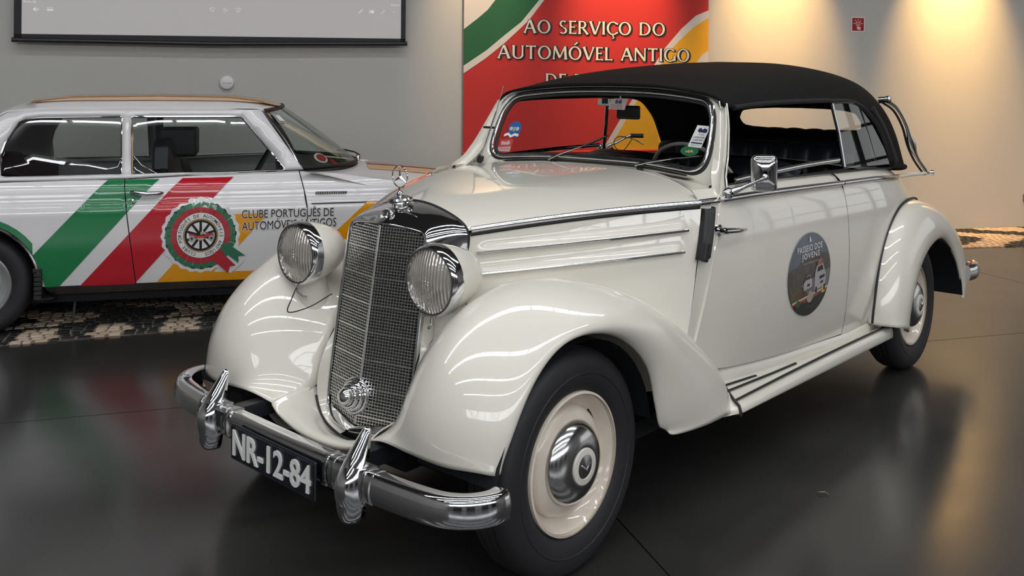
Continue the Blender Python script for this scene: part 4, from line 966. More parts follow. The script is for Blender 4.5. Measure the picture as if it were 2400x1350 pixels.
for s in (-1, 1):
    # overriders: tall pointed teardrop blades
    c0_ = Vector((-.582, .378 * s, 0)); rws = []
    for z, wd, fw, bk_ in ((.258, .004, -.012, .02), (.264, .020, .012, .03), (.280, .034, .024, .045), (.32, .043, .032, .060), (.375, .042, .034, .065), (.42, .034, .028, .060), (.455, .026, .016, .050), (.49, .017, .000, .036), (.507, .011, -.008, .028), (.512, .002, -.006, .02)):
        lean = .045 * max(0, (z - .38) / .13)
        rws.append([(c0_.x + lean + .025 - (fw + .025) * math.cos(t) * (1 if math.cos(t) > 0 else -bk_ / .06), c0_.y + wd * 1.15 * math.sin(t), z) for t in np.linspace(-PI, PI, 21)])
    MB().grid(cr(rws, 4, 0)).go('overrider', CHROME, car, angle=180)
    for y0_, y1_, k_ in ((.252, .268, 1.10), (.285, .300, 1.05), (.325, .431, 1.12), (.449, .462, 1.05)):
        rows_ = []
        for y_ in (y0_, y0_ + .002, (y0_ + y1_) / 2, y1_ - .002, y1_):
            kk = k_ if y0_ < y_ < y1_ else .95; x_ = float(np.interp(y_, [-b_[1] for b_ in bpc[::1]], [b_[0] for b_ in bpc])); rows_.append([(x_ - q[0] * kk - (.003 if kk > 1 else 0), y_ * s, .370 + q[1] * kk) for q in secn])
        MB().grid(rows_).go('bumper_clamp', CHROME2, car, angle=50)
# plate
pl = MB().box((-.602, -.030, .345), (.008, .452, .112)).go('number_plate', PLATEB, car, smooth=False, bevel=.004)
def solidtext(name, s, x0, z0, x1, z1, fn, m, parent, bold=.0, depth=.002):
    V, Fc = fit(textmesh(s, bold=bold), x0, z0, x1, z1); return mk(name, [fn(a, b) for a, b in V], Fc, m, parent, smooth=False, solid=depth, soff=0)
solidtext('plate_lettering', 'NR-12-84', -.180, .305, .238, .386, lambda a, b: (-.608, -a, b), WHITEP, pl, bold=.016, depth=.005)
MB().tube([(-.607, y, z) for y, z in rrect(-.250, .294, .190, .396, .006)], .0015, 6, closed=True).go('plate_border', PLATEB, pl)
# the whole front bumper hangs slightly skewed: its far end sits further back
for o in list(car.children):
    if o.name.split('.')[0] in ('front_bumper', 'overrider', 'bumper_clamp', 'number_plate'):
        o.matrix_basis = Matrix.Translation((-.56, -.008, 0)) @ Matrix.Rotation(-.043, 4, 'Z') @ Matrix.Translation((.56, 0, 0))
# rear bumper
P = cr([(3.56, .83, .40), (3.66, .845, .40), (3.76, .80, .40), (3.82, .60, .40), (3.84, 0, .40), (3.82, -.60, .40), (3.76, -.80, .40), (3.66, -.845, .40), (3.56, -.83, .40)], 6)
MB().tube(P, .04, 12, flat=(1.15, .5)).go('rear_bumper', CHROME, car)
# ---- wheels
def wheel(x, s, yc, steer=0):
    rt = empty('wheel', (x, yc * s, .338)); rt.parent = car; ax = (0, s, 0); c = (0, 0, 0)
    tp = [(.212, .060), (.222, .070), (.245, .080), (.285, .084), (.310, .078), (.322, .070), (.330, .058), (.3375, .040), (.3375, .034), (.333, .032), (.333, .026), (.338, .024), (.338, .006), (.334, .004), (.334, -.004), (.338, -.006), (.338, -.024), (.333, -.026), (.333, -.032), (.3375, -.034), (.3375, -.04), (.330, -.058), (.31, -.078), (.285, -.084), (.245, -.08), (.212, -.06)]
    MB().lathe(tp, c, ax, 96, closed=True).go('tyre', TYRE, rt, angle=30)
    MB().lathe([(.266, .0815), (.268, .0845), (.270, .0845), (.272, .0825)], c, ax, 96, closed=True).go('sidewall_line', TYRE, rt)
    rim = MB().lathe([(.205, .074), (.212, .072), (.213, .062), (.209, .058), (.203, .063), (.196, .050), (.188, .030), (.170, .018), (.160, .016), (.166, -.02), (.205, -.05), (.215, -.05)], c, ax, 72).go('rim', CREAM2, rt)
    MB().lathe([(.168, .012), (.166, .030), (.158, .045), (.145, .052), (.120, .056), (.118, .03), (.05, .03)], c, ax, 72).go('wheel_disc', CREAM2, rt)
    for k in range(4):
        t = k * PI / 2 + .6; MB().box((.178 * math.cos(t), s * .017, .178 * math.sin(t)), (.016, .012, .055), Matrix.Rotation(-t, 3, 'Y')).go('rim_slot', RUBBER, rt, smooth=False)
    hc = MB().lathe([(.124, .048), (.126, .056), (.122, .068), (.112, .082), (.095, .094), (.070, .102), (.052, .105), (.05, .104)], c, ax, 72).go('hubcap', CHROME2, rt)
    MB().lathe([(.055, .103), (.053, .108), (.036, .110), (.034, .106)], c, ax, 48).go('hubcap_ring', mat('hubcap_white', (.72, .68, .62), .4, coat=.5, noise=.05), hc)
    MB().lathe([(.036, .103), (.035, .108), (.02, .112), (0, .114)], c, ax, 40).go('hubcap_centre', CHROME2, hc)
    st3 = star(Vector((0, s * .114, 0)), Vector((1, 0, 0)), Vector((0, 0, 1)), Vector((0, 1, 0)), .030, .003, .002)
    MB().tube([(-.022, s * .113, .010), (0, s * .1165, -.008), (.022, s * .113, .010)], .002, 5).go('hubcap_mark', CHROME, hc)
    return rt
for s in (-1, 1):
    wheel(0, s, .645); wheel(2.845, s, .695)
# ---- mirrors, handles, trafficator pads
for s in (-1,):
    mb = MB(); cmx = Vector((.985, -.835, 1.150))
    q = rrect(-.047, -.066, .047, .066, .02, 5)
    fa_ = Vector((-.80, -.58, 0)).normalized(); ra_ = Vector((.58, -.80, 0)).normalized()
    rw = []
    for sc_, dd in ((1.0, -.014), (1.03, -.004), (1.0, .006), (.85, .016), (.5, .024), (.15, .027)):
        rw.append([cmx + ra_ * (a * sc_) + Vector((0, 0, b * sc_)) + fa_ * dd for a, b in q + q[:1]])
    mo = MB().grid(cr(rw, 2, 0)).go('wing_mirror', CHROME, car, angle=60)
    MB().add([cmx + ra_ * a * .96 + Vector((0, 0, b * .96)) - fa_ * .012 for a, b in q], [tuple(range(len(q)))]).go('mirror_glass', mat('mirror_glass', (.8, .8, .8), .02, 1, noise=.01), mo, smooth=False)
    MB().tube([(.925, -.738, 1.078), (.945, -.77, 1.095), tuple(cmx + fa_ * .03 + Vector((0, 0, -.015)))], [.014, .008, .006], 10).go('mirror_arm', CHROME, mo)
    MB().lathe([(0, -.03), (.016, -.03), (.018, -.012), (.014, 0), (.008, .006), (0, .008)], tuple(cmx + fa_ * .024 + Vector((0, 0, -.012))), fa_, 20).go('arm_boss', CHROME, mo)
    MB().lathe([(0, -.01), (.022, -.008), (.020, .004), (.014, .010), (0, .012)], (.920, -.728, 1.073), (0, -1, .35), 20).go('mirror_foot', CHROME, mo)
for s in (-1, 1):
    yb = bodyz(.86, .945)[1] * s
    MB().lathe([(0, -.01), (.022, -.006), (.022, .006), (.014, .012), (.011, .04), (0, .042)], (.835, yb, .945), (0, s, 0), 24).go('door_handle_boss', CHROME, car)
    MB().tube([(.825, yb + s * .035, .947), (.87, yb + s * .042, .944), (.93, yb + s * .040, .938), (1.01, yb + s * .022, .930)], [.011, .0105, .009, .005], 12, flat=(1, .8)).go('door_handle', CHROME, car)
# ribbed rubber indicator arm over the door joint
tr = MB(); a_, b_ = Vector((.795, 0, 1.030)), Vector((.728, 0, .856))
def tfr(t, w_, o):
    p = a_ + (b_ - a_) * t; y = bodyz(p.x, p.z)[1]; return (p.x + w_, -(y + o), p.z)
G_ = []
for t in np.linspace(0, 1, 12):
    row = [tfr(t, -.034, -.004), tfr(t, -.035, .016)]
    for k in range(9): row.append(tfr(t, -.029 + k * .0065, .030 - (.005 if k % 2 else 0) - .0003 * (k - 4) ** 2))
    row += [tfr(t, .032, .014), tfr(t, .032, -.004)]; G_.append(row)
td = MB().grid(G_).go('indicator_pad', RUBBER, car, angle=25, solid=.003)
MB().box((.705, -.752, .885), (.030, .022, .070), Matrix.Rotation(math.radians(18), 3, 'Y')).go('indicator_foot', RUBBER, td, smooth=False, bevel=.006)
# oval event sticker on the door
ox, oz, orx, orz = 1.549, .685, .214, .176
def ov(k=1.0, n=64): return [(ox + orx * k * math.cos(t), oz + orz * k * math.sin(t)) for t in np.linspace(0, 2 * PI, n, endpoint=False)]
def dec(name, poly, m, off, h=.06, parent=None):
    return panel(name, poly, lambda x, z: near(bodyz(x, z, off)), m, parent or car, h=h, fix=True)
def clipell(poly, k=.985):
    # keep polygon points inside the ellipse by pulling them to the rim
    o = []
    for x, z in poly:
        dx, dz = (x - ox) / orx, (z - oz) / orz; r_ = math.hypot(dx, dz)
        if r_ > k: dx, dz = dx / r_ * k, dz / r_ * k
        o.append((ox + dx * orx, oz + dz * orz))
    return o
stk = dec('door_sticker', ov(), mat('sticker_rim', (.45, .46, .45), .4, coat=.5, noise=.05), .0012)
dec('sticker_sky', ov(.975), mat('sticker_sky', (.11, .125, .165), .4, coat=.5, noise=.25, nscale=6), .0022, parent=stk)
def arc(t0, t1, k=.975, n=24): return [(ox + orx * k * math.cos(math.radians(t)), oz + orz * k * math.sin(math.radians(t))) for t in np.linspace(t0, t1, n)]
dec('sticker_hills', arc(-190, 20) + [(ox + .17, oz + .07), (ox + .12, oz + .075), (ox + .06, oz + .095), (ox - .0, oz + .075), (ox - .06, oz + .07), (ox - .12, oz + .045), (ox - .17, oz + .04)], mat('sticker_hills', (.075, .062, .052), .4, coat=.5, noise=.5, nscale=25), .0032, parent=stk)
dec('sticker_grass', arc(-165, -62) + [(ox + .0, oz - .085), (ox - .06, oz - .06), (ox - .12, oz - .045), (ox - .19, oz - .03)], mat('sticker_grass', (.10, .070, .030), .4, coat=.5, noise=.5, nscale=30), .0038, parent=stk)
dec('sticker_road', [(ox - .09, oz - .035), (ox + .02, oz - .02), (ox + .14, oz - .005), (ox + .205, oz + .0), (ox + .185, oz - .075), (ox + .02, oz - .105), (ox - .03, oz - .075)], mat('sticker_road', (.15, .14, .14), .4, coat=.5, noise=.2, nscale=40), .0044, parent=stk)
dec('sticker_foot', arc(-150, -35) + [(ox + .165, oz - .092), (ox, oz - .118), (ox - .16, oz - .105)], mat('sticker_foot', (.012, .014, .012), .4, coat=.5, noise=.1), .0044, parent=stk)
dec('sticker_band', [(ox - .165, oz - .110), (ox + .175, oz - .085), (ox + .178, oz - .078), (ox - .168, oz - .102)], mat('sticker_band_red', (.50, .09, .05), .4, noise=.05), .005, parent=stk)
dec('sticker_band', [(ox - .168, oz - .102), (ox + .178, oz - .078), (ox + .180, oz - .074), (ox - .17, oz - .098)], WHITEP, .005, parent=stk)
dec('sticker_badge', circ(ox + .0, oz - .095, .030, 20, ry=.024), mat('sticker_badge', (.42, .33, .28), .4, noise=.3, nscale=80), .0058, parent=stk)
dec('sticker_badge', circ(ox - .115, oz - .108, .024, 16, ry=.014), mat('sticker_green', (.04, .10, .04), .4, noise=.3), .0058, parent=stk)
dec('sticker_badge', [(ox + .115, oz - .098), (ox + .152, oz - .096), (ox + .152, oz - .070), (ox + .115, oz - .072)], mat('sticker_yellow', (.55, .42, .05), .4, noise=.1), .0058, parent=stk)
# two little cars and people on the sticker
SW = mat('sticker_white', (.42, .40, .40), .4, noise=.1); SK = mat('sticker_black', (.02, .02, .025), .4, noise=.1)
dec('printed_van', [(ox + .045, oz - .075), (ox + .045, oz + .0), (ox + .06, oz + .025), (ox + .125, oz + .03), (ox + .14, oz + .005), (ox + .155, oz - .015), (ox + .155, oz - .055), (ox + .14, oz - .07)], SW, .0052, parent=stk)
dec('printed_window', [(ox + .065, oz + .0), (ox + .072, oz + .02), (ox + .118, oz + .024), (ox + .128, oz + .003)], SK, .0060, parent=stk)
dec('printed_grille', [(ox + .09, oz - .035), (ox + .09, oz - .022), (ox + .143, oz - .018), (ox + .143, oz - .03)], SK, .0060, parent=stk)
dec('printed_grille', [(ox + .10, oz - .055), (ox + .10, oz - .045), (ox + .128, oz - .043), (ox + .128, oz - .052)], SK, .0060, parent=stk)
for dx in (.052, .135): dec('printed_wheel', [(ox + dx, oz - .088), (ox + dx, oz - .062), (ox + dx + .014, oz - .062), (ox + dx + .014, oz - .088)], SK, .0064, parent=stk)
dec('printed_person', [(ox + .062, oz + .026), (ox + .075, oz + .048), (ox + .088, oz + .050), (ox + .10, oz + .064), (ox + .108, oz + .048), (ox + .118, oz + .050), (ox + .112, oz + .030)], mat('sticker_person', (.38, .12, .08), .4, noise=.2), .0056, parent=stk)
dec('printed_car', [(ox - .065, oz - .062), (ox - .065, oz - .03), (ox - .05, oz - .022), (ox - .04, oz - .004), (ox - .005, oz - .002), (ox + .004, oz - .018), (ox + .018, oz - .026), (ox + .018, oz - .055)], SW, .0052, parent=stk)
dec('printed_window', [(ox - .046, oz - .02), (ox - .038, oz - .007), (ox - .008, oz - .005), (ox - .0, oz - .018)], SK, .0060, parent=stk)
dec('printed_grille', [(ox - .036, oz - .048), (ox - .03, oz - .038), (ox - .008, oz - .038), (ox - .006, oz - .048)], SK, .0060, parent=stk)
def sdec(name, s, x0, z0, x1, z1, m, off, bold=0, space=1):
    V, Fc = fit(textmesh(s, bold=bold, space=space), x0, z0, x1, z1); return mk(name, [near(bodyz(a, b, off)) for a, b in V], Fc, m, stk, smooth=False, fix=False)
sdec('sticker_lettering', 'PASSEIO DOS', ox - .128, oz + .098, ox + .118, oz + .124, WHITEP, .0060, .005, 1.1)
sdec('sticker_lettering', 'JOVENS', ox - .088, oz + .060, ox + .088, oz + .092, WHITEP, .0060, .008, 1.15)
sdec('sticker_lettering', '9 DE MARÇO 2024', ox - .075, oz + .043, ox + .09, oz + .054, SW, .0060)
sdec('sticker_lettering', 'CPAA', ox - .03, oz - .142, ox + .035, oz - .130, mat('sticker_dim', (.10, .11, .10), .4, noise=.1), .0060)
dec('printed_emblem', [(ox - .012, oz + .135), (ox - .006, oz + .150), (ox - .010, oz + .158), (ox - .0, oz + .155), (ox + .010, oz + .136), (ox + .002, oz + .135), (ox - .002, oz + .143), (ox - .005, oz + .135)], WHITEP, .0060, parent=stk)
# ---- wipers
for (y0, z0, x0), (y1, z1), (ye, ze) in (((.215, 1.132, 1.035), (.08, 1.188), (-.030, 1.240)), ((-.245, 1.134, 1.035), (-.40, 1.165), (-.530, 1.186))):
    wp = MB().lathe([(0, -.02), (.010, -.02), (.011, .004), (.008, .010), (0, .011)], (1.050, y0, z0 - .010), (-.7, 0, .7), 16).go('wiper_pivot', RUBBER, car)
    p0 = Vector((1.035, y0 + .008, z0 + .004)); p1 = Vector(wxy(y1, z1, .022)); p2 = Vector(wxy(ye, ze, .018))
    MB().tube([p0, p0 * .6 + p1 * .4 + Vector((-.006, 0, .003)), p1], [.0105, .0085, .005], 8, flat=(.6, 1)).go('wiper_arm', CHROME2, wp)
    MB().tube([p1, p2], .0028, 6).go('wiper_arm', CHROME2, wp)
    d = (p2 - p1).normalized(); MB().tube([p2 - d * .10 + Vector((.01, 0, -.004)), p2 + d * .01 + Vector((.01, 0, -.002))], .003, 6).go('wiper_blade', RUBBER, wp)
# aerial on the far pillar
an = MB().tube([(.985, .590, 1.122), (.99, .552, 1.22), (.995, .505, 1.34)], .004, 8).tube([(.995, .505, 1.34), (.99, .455, 1.46)], .0022, 6).go('aerial', CHROME2, car)
MB().lathe([(0, -.02), (.014, -.02), (.016, 0), (.012, .012), (0, .014)], (.985, .596, 1.112), (0, .5, -1), 16).go('aerial_foot', RUBBER, an)
MB().box((1.0, .555, 1.265), (.012, .06, .010)).go('aerial_clip', RUBBER, an, smooth=False)
# ---- windscreen stickers, toll box, inside mirror
def wdec(name, poly, m, off=.0012, parent=None): return MB().add([wxy(y, z, off) for y, z in poly], [tuple(range(len(poly)))]).go(name, m, parent or car, smooth=False, fix=True)
def wtext(name, s, y0, z0, y1, z1, m, off, parent, bold=0):
    V, Fc = fit(textmesh(s, bold=bold), -y0, z0, -y1, z1); return mk(name, [wxy(-a, b, off) for a, b in V], Fc, m, parent, smooth=False, fix=False)
NAVY = mat('navy_print', (.01, .012, .09), .5, noise=.05)
ws_ = wdec('white_sticker', [(-.478, 1.310), (-.545, 1.308), (-.520, 1.222), (-.452, 1.224)], WHITEP)
wdec('printed_cars', [(-.486, 1.288), (-.492, 1.297), (-.503, 1.300), (-.508, 1.292), (-.520, 1.299), (-.533, 1.294), (-.534, 1.284), (-.520, 1.280), (-.508, 1.283), (-.496, 1.281)], NAVY, .0022, ws_)
wtext('sticker_lettering', '9º 2022', -.495, 1.270, -.522, 1.276, BLACKP, .0022, ws_); wtext('sticker_lettering', 'INTERNATIONAL', -.473, 1.258, -.530, 1.265, BLACKP, .0022, ws_, .01)
wtext('sticker_lettering', 'CLASSIC RALLY', -.470, 1.248, -.526, 1.255, BLACKP, .0022, ws_, .01); wdec('printed_bar', [(-.466, 1.243), (-.522, 1.241), (-.521, 1.236), (-.464, 1.238)], NAVY, .0022, ws_)
wtext('sticker_lettering', 'ABRIL DE 2022', -.466, 1.228, -.512, 1.233, BLACKP, .0022, ws_)
GRN = mat('green_sticker', (.01, .13, .06), .5, noise=.05)
gs = wdec('green_sticker', [(-.466 + .045 * math.cos(t), 1.207 + .020 * math.sin(t)) for t in np.linspace(0, 2 * PI, 28, endpoint=False)], GRN)
wdec('printed_figures', [(-.445, 1.198), (-.448, 1.208), (-.456, 1.206), (-.462, 1.212), (-.470, 1.207), (-.476, 1.214), (-.484, 1.208), (-.488, 1.200), (-.474, 1.203), (-.466, 1.198), (-.456, 1.202)], mat('sticker_gold', (.45, .33, .08), .5, noise=.1), .0022, gs)
bs = wdec('blue_sticker', [(.478 + .034 * math.cos(t), 1.262 + .030 * math.sin(t)) for t in np.linspace(-.3, PI + .3, 20)] + [(.452, 1.222), (.500, 1.218)], mat('blue_sticker', (.01, .10, .32), .5, noise=.05))
wdec('printed_ribbon', [(.525, 1.232), (.505, 1.240), (.488, 1.228), (.470, 1.238), (.448, 1.234), (.448, 1.223), (.470, 1.226), (.488, 1.216), (.505, 1.228), (.525, 1.220)], WHITEP, .0022, bs)
for y_ in (.496, .462): wdec('printed_disc', circ(y_, 1.258, .009, 14), mat('sticker_pale', (.45, .55, .60), .5, noise=.1), .0022, bs)
wdec('printed_shield', [(.486, 1.266), (.472, 1.267), (.473, 1.246), (.485, 1.245)], mat('sticker_gold2', (.35, .36, .20), .5, noise=.1), .0024, bs)
rs = wdec('red_white_sticker', [(.536, 1.208), (.480, 1.212), (.468, 1.205), (.472, 1.152), (.544, 1.150)], mat('red_sticker', (.50, .05, .05), .5, noise=.1))
wdec('printed_field', [(.537, 1.172), (.472, 1.176), (.473, 1.154), (.543, 1.153)], mat('pale_sticker', (.60, .42, .40), .5, noise=.15), .0022, rs)
wdec('printed_field', [(.530, 1.200), (.505, 1.196), (.490, 1.204), (.480, 1.192), (.485, 1.184), (.528, 1.182)], mat('pale_sticker', (.60, .42, .40)), .0022, rs)
wtext('sticker_lettering', '6 ENCONTRO', .532, 1.160, .478, 1.170, mat('red_sticker', (.5, .05, .05)), .0032, rs)
tb = MB().box(wxy(.045, 1.397, -.018), (.022, .068, .032)).go('toll_box', mat('device_grey', (.50, .52, .46), .4, noise=.1), car, smooth=False, bevel=.005)
MB().box(wxy(.036, 1.399, -.005), (.006, .030, .024)).go('toll_box_window', BLACKP, tb, smooth=False)
ps = wdec('paper_sticker', [(.006, 1.410), (-.085, 1.412), (-.078, 1.362), (.010, 1.364)], mat('paper_pink', (.55, .42, .42), .6, noise=.1), -.006)
wtext('sticker_lettering', '66', -.020, 1.388, -.056, 1.408, NAVY, -.005, ps, .04)
for k in range(4): wtext('sticker_lettering', 'CLUBE AUTOMOVEIS ANTIGOS'[:20 - k * 2], .0, 1.381 - k * .005, -.065, 1.3845 - k * .005, mat('grey_print', (.2, .1, .12), .6, noise=.1), -.005, ps)
im = MB().box((1.30, -.020, 1.345), (.018, .118, .062), Matrix.Rotation(.1, 3, 'Z')).go('inside_mirror', mat('mirror_back', (.05, .045, .042), .3, .6, noise=.4, nscale=30), car, smooth=False, bevel=.010)
MB().tube([(1.285, -.012, 1.36), (1.25, -.008, 1.42)], .004, 8).go('mirror_stem', CHROME2, im)
# ---- interior
DASH = mat('dark_interior', (.014, .012, .012), .6, noise=.3)
MB().grid(cr([[(1.02, y, 1.10), (1.12, y, 1.125), (1.20, y, 1.11), (1.23, y, 1.03), (1.22, y, .85)] for y in np.linspace(-.62, .62, 9)], 4, 1)).go('dashboard', DASH, car)
def seat(name, x, y0, y1, ztop, th, nrib, base=.46):
    n = int(nrib * 8); G_ = []
    for k in range(n + 1):
        t = k / n; y = y0 + (y1 - y0) * t; rb = abs(math.sin(PI * nrib * t)) ** .5 * .018; cz = ztop - .035 * abs(2 * t - 1) ** 4
        G_.append([(x - .10, y, base), (x - .04 - rb, y, base + .12), (x + .02 - rb, y, cz - .20), (x + .04 - rb, y, cz - .06), (x + .06, y, cz - .005 + rb * .3), (x + .06 + th * .5, y, cz), (x + .06 + th, y, cz - .03), (x + .06 + th, y, base)])
    b_ = MB().grid(cr(G_, 3, 1)).go(name, LEATHER, car, angle=180); return b_
seat('rear_seat_back', 2.46, -.58, .58, 1.165, .16, 10)
for s in (-1, 1):
    seat('front_seat_back', 1.66, .36 * s - .25, .36 * s + .25, 1.105, .12, 5)
    MB().box((1.48, .36 * s, .50), (.50, .50, .16)).go('front_seat_cushion', LEATHER, car, smooth=False, bevel=.04)
MB().box((2.25, 0, .50), (.50, 1.14, .18)).go('rear_seat_cushion', LEATHER, car, smooth=False, bevel=.04)
MB().box((2.75, 0, 1.06), (.42, 1.22, .02)).box((1.75, 0, .33), (1.7, 1.30, .02)).go('cabin_floor', DASH, car, smooth=False)
for s in (-1, 1):
    panel('door_lining', [(.92, .42), (2.72, .40), (2.72, 1.06), (1.9, 1.075), (.95, 1.09)], lambda x, z, s=s: (x, s * (bodyz(min(x, 2.6), z)[1] - .05), z), DASH, car, h=.3)
sw = Vector((1.34, -.34, 1.045)); n_ = Vector((.86, 0, .5)).normalized(); e1, e2 = Vector((0, 1, 0)), n_.cross(Vector((0, 1, 0)))
st_ = MB().tube([sw + (e1 * math.cos(t) + e2 * math.sin(t)) * .205 for t in np.linspace(0, 2 * PI, 40, endpoint=False)], .009, 8, closed=True).go('steering_wheel', mat('wheel_ivory', (.25, .23, .2), .3, noise=.1), car)
for a0 in (PI / 6, 5 * PI / 6, -PI / 2): MB().tube([sw - n_ * .02, sw + (e1 * math.cos(a0) + e2 * math.sin(a0)) * .2], .006, 6).go('steering_spoke', CHROME2, st_)
MB().tube([sw, sw - n_ * .35], .018, 10).go('steering_column', DASH, st_)
# ================================================================== the white saloon behind
BX, BY = -.05, 3.22
def B(s, o, z): return (BX + EX * s + NX * o, BY + EY * s + NY * o, z)
bg = tag(empty('saloon_car', (BX, BY, 0)), 'white two-door saloon with green, red and yellow stripes, parked by the wall', 'car')
def BC(o): o.parent = bg; o.matrix_parent_inverse = Matrix.Translation((-BX, -BY, 0)); return o
SO = [(.20, -.09), (.26, -.035), (.30, -.012), (.50, .022), (.66, .034), (.715, .036), (.735, .030), (.76, .014), (.82, .008), (.855, -.006), (.88, -.030), (.90, -.062), (.93, -.075), (1.08, -.108), (1.25, -.150), (1.285, -.170)]
SOc = cr([(a, b, 0) for a, b in SO], 5)
def so(z): return lerp([(p[0], p[1]) for p in SOc], z)
def plan(s):  # side tapers towards nose and tail
    return -.11 * max(0, (s - 2.1) / .8) ** 2 - .07 * max(0, (-.4 - s) / .7) ** 2
W2 = 1.56
def bs(s, z, off=0, far=False):
    o = so(z) + plan(s) + off
    return B(s, -W2 - o if far else o, z)
def bp(name, poly, m, off=0, holes=(), h=.035, both=True, parent=None, **k):
    for far in ((False, True) if both else (False,)):
        o = panel(name, poly, lambda s, z, f_=far: bs(s, z, off, f_), m, None, holes, h, **k)
        if parent: o.parent = parent; o.matrix_parent_inverse = parent.matrix_parent_inverse.copy() if False else Matrix.Identity(4)
        else: BC(o)
    return o
RWX, FWX, WZ, AR = -.21, 2.22, .298, .338
ZS = .282
def arch(xc, a0, a1, r=AR, n=26): return [(xc + r * math.cos(t), WZ + .02 + r * math.sin(t)) for t in np.linspace(a0, a1, n)]
def seam1(z): return .579 + (.648 - .579) * (.887 - z) / .61
def seam2(z): return lerp([(.28, 1.627), (.58, 1.625), (.74, 1.620), (.80, 1.605), (.93, 1.572)], z)
gq = .003
# quarter panel, door, wing
qa = arch(RWX, -.10, PI + .10)
bp('quarter_panel', [(seam1(ZS) - gq, ZS)] + [(seam1(z) - gq, z) for z in (.5, .7, .885)] + [(.3, .885), (-.1, .880), (-.6, .865), (-1.0, .84), (-1.12, .70), (-1.14, .45), (-1.10, ZS)] + qa[::-1], WHITE)
bp('door', [(seam1(z) + gq, z) for z in (.895, .7, .5, ZS)] + [(seam2(z) - gq, z) for z in (ZS, .5, .7, .8, .92)], WHITE)
fa2 = arch(FWX, -.05, PI + .05)
bp('front_wing', [(seam2(z) + gq, z) for z in (.915, .8, .7, .5, ZS)] + fa2[::-1] + [(2.85, ZS), (2.93, .45), (2.93, .70), (2.86, .765), (2.5, .81), (2.1, .86), (1.8, .90)], WHITE)
# greenhouse: roof side with two window openings
rw = [(-.085, .905), (-.095, 1.03), (-.075, 1.10), (-.01, 1.215), (.03, 1.238), (.10, 1.246), (.535, 1.252), (.552, 1.24), (.562, .91), (.55, .900), (-.05, .895)]
fw = [(.612, .905), (.598, 1.235), (.608, 1.250), (1.225, 1.250), (1.24, 1.243), (1.49, .935), (1.475, .922), (.62, .900)]
green_out = [(-.62, .862), (-.1, .882), (.6, .887), (1.0, .905), (1.60, .925), (1.345, 1.283), (.6, 1.287), (.1, 1.283), (-.08, 1.262), (-.25, 1.16), (-.45, 1.0)]
bp('roof_side', green_out, WHITE, 0, (rw, fw), h=.09, solid=.02)
for far in (False, True):
    for pts, nm in ((rw, 'rear_window_trim'), (fw, 'door_window_trim')):
        BC(MB().tube([bs(s, z, .004, far) for s, z in subdiv(pts, .1)], .0095, 8, closed=True).go(nm, CHROME, None))
    for pts, nm in ((rw, 'rear_side_glass'), (fw, 'door_glass')):
        BC(panel(nm, pts, lambda s, z, f_=far: bs(s, z, -.012, f_), GLASSD, None, h=.15))
    BC(MB().tube([bs(s, z, .001, far) for s, z in ((-.50, 1.02), (-.25, 1.18), (-.08, 1.278), (.1, 1.296), (.6, 1.30), (1.33, 1.296), (1.36, 1.285))], .006, 6).go('rain_gutter', WHITE, None))
    BC(MB().tube([bs(s, z, .002, far) for s, z in ((-.6, .868), (-.1, .886), (.3, .889), (.575, .889))], .006, 6).go('waist_trim', CHROME, None))
    BC(MB().tube([bs(s, z, .002, far) for s, z in ((.60, .889), (1.0, .905), (1.56, .930))], .006, 6).go('waist_trim', CHROME, None))
    BC(MB().tube([bs(seam1(z), z, -.004, far) for z in (.28, .5, .7, .885)], .005, 6).go('joint_gap', BLACKSEAM, None))
    BC(MB().tube([bs(seam2(z), z, -.004, far) for z in (.28, .5, .7, .8, .92)], .005, 6).go('joint_gap', BLACKSEAM, None))
    BC(MB().tube([bs(s, z, .001, far) for s, z in ((1.645, .728), (1.9, .730), (2.3, .732), (2.85, .735))], .003, 6).go('bonnet_gap', BLACKSEAM, None))
    for xc in (RWX, FWX): BC(MB().tube([bs(s, z, .002, far) for s, z in arch(xc, .02, PI - .02, AR + .004)], .010, 8).go('arch_trim', CHROME, None))
    # side crease highlight bead
    BC(MB().grid([[bs(s, z, -.0, far) for s in np.linspace(-.2, .2, 2)] for z in (.9, .91)]).go('filler', WHITE, None)) if False else None
# sill and underbody
GREYS = mat('sill_grey', (.075, .075, .075), .55, noise=.2)
for far in (False, True):
    q = [bs(s, .284, -.004, far) for s in (.16, .8, 1.56)], [bs(s, .262, -.012, far) for s in (.16, .8, 1.56)], [bs(s, .238, -.02, far) for s in (.18, .8, 1.54)]
    BC(MB().grid(q).go('sill', GREYS, None))
    BC(MB().grid([[bs(s, .238, -.018, far) for s in (.2, .8, 1.54)], [bs(s, .222, -.022, far) for s in (.2, .8, 1.54)], [bs(s, .216, -.06, far) for s in (.2, .8, 1.54)]]).go('rusty_flange', mat('rusty_flange', (.13, .085, .06), .8, noise=.5, nscale=30), None))
def bbox_(mb, s0, s1, o0, o1, z0, z1):
    return mb.add([B(s, o, z) for s in (s0, s1) for o in (o0, o1) for z in (z0, z1)], [(0, 1, 3, 2), (4, 6, 7, 5), (0, 4, 5, 1), (2, 3, 7, 6), (0, 2, 6, 4), (1, 5, 7, 3)])
ub = MB(); bbox_(ub, -1.0, 2.75, -W2 + .12, -.12, .17, .26)
for xc in (RWX, FWX): bbox_(ub, xc - .34, xc + .34, -W2 + .25, -.25, .26, .66)
BC(ub.go('underbody', DARK, None, smooth=False))
BC(MB().tube([B(.30, -.16, .20), B(.285, -.16, .05)], .008, 8).go('brake_stay', mat('stay_grey', (.10, .10, .10), .5, .5, noise=.2), None))
mf = MB()
for k in range(7): bbox_(mf, .102 + .006 * (k > 0), .150, -.085, .018, .398 - .026 * (k + 1), .398 - .026 * k - .004)
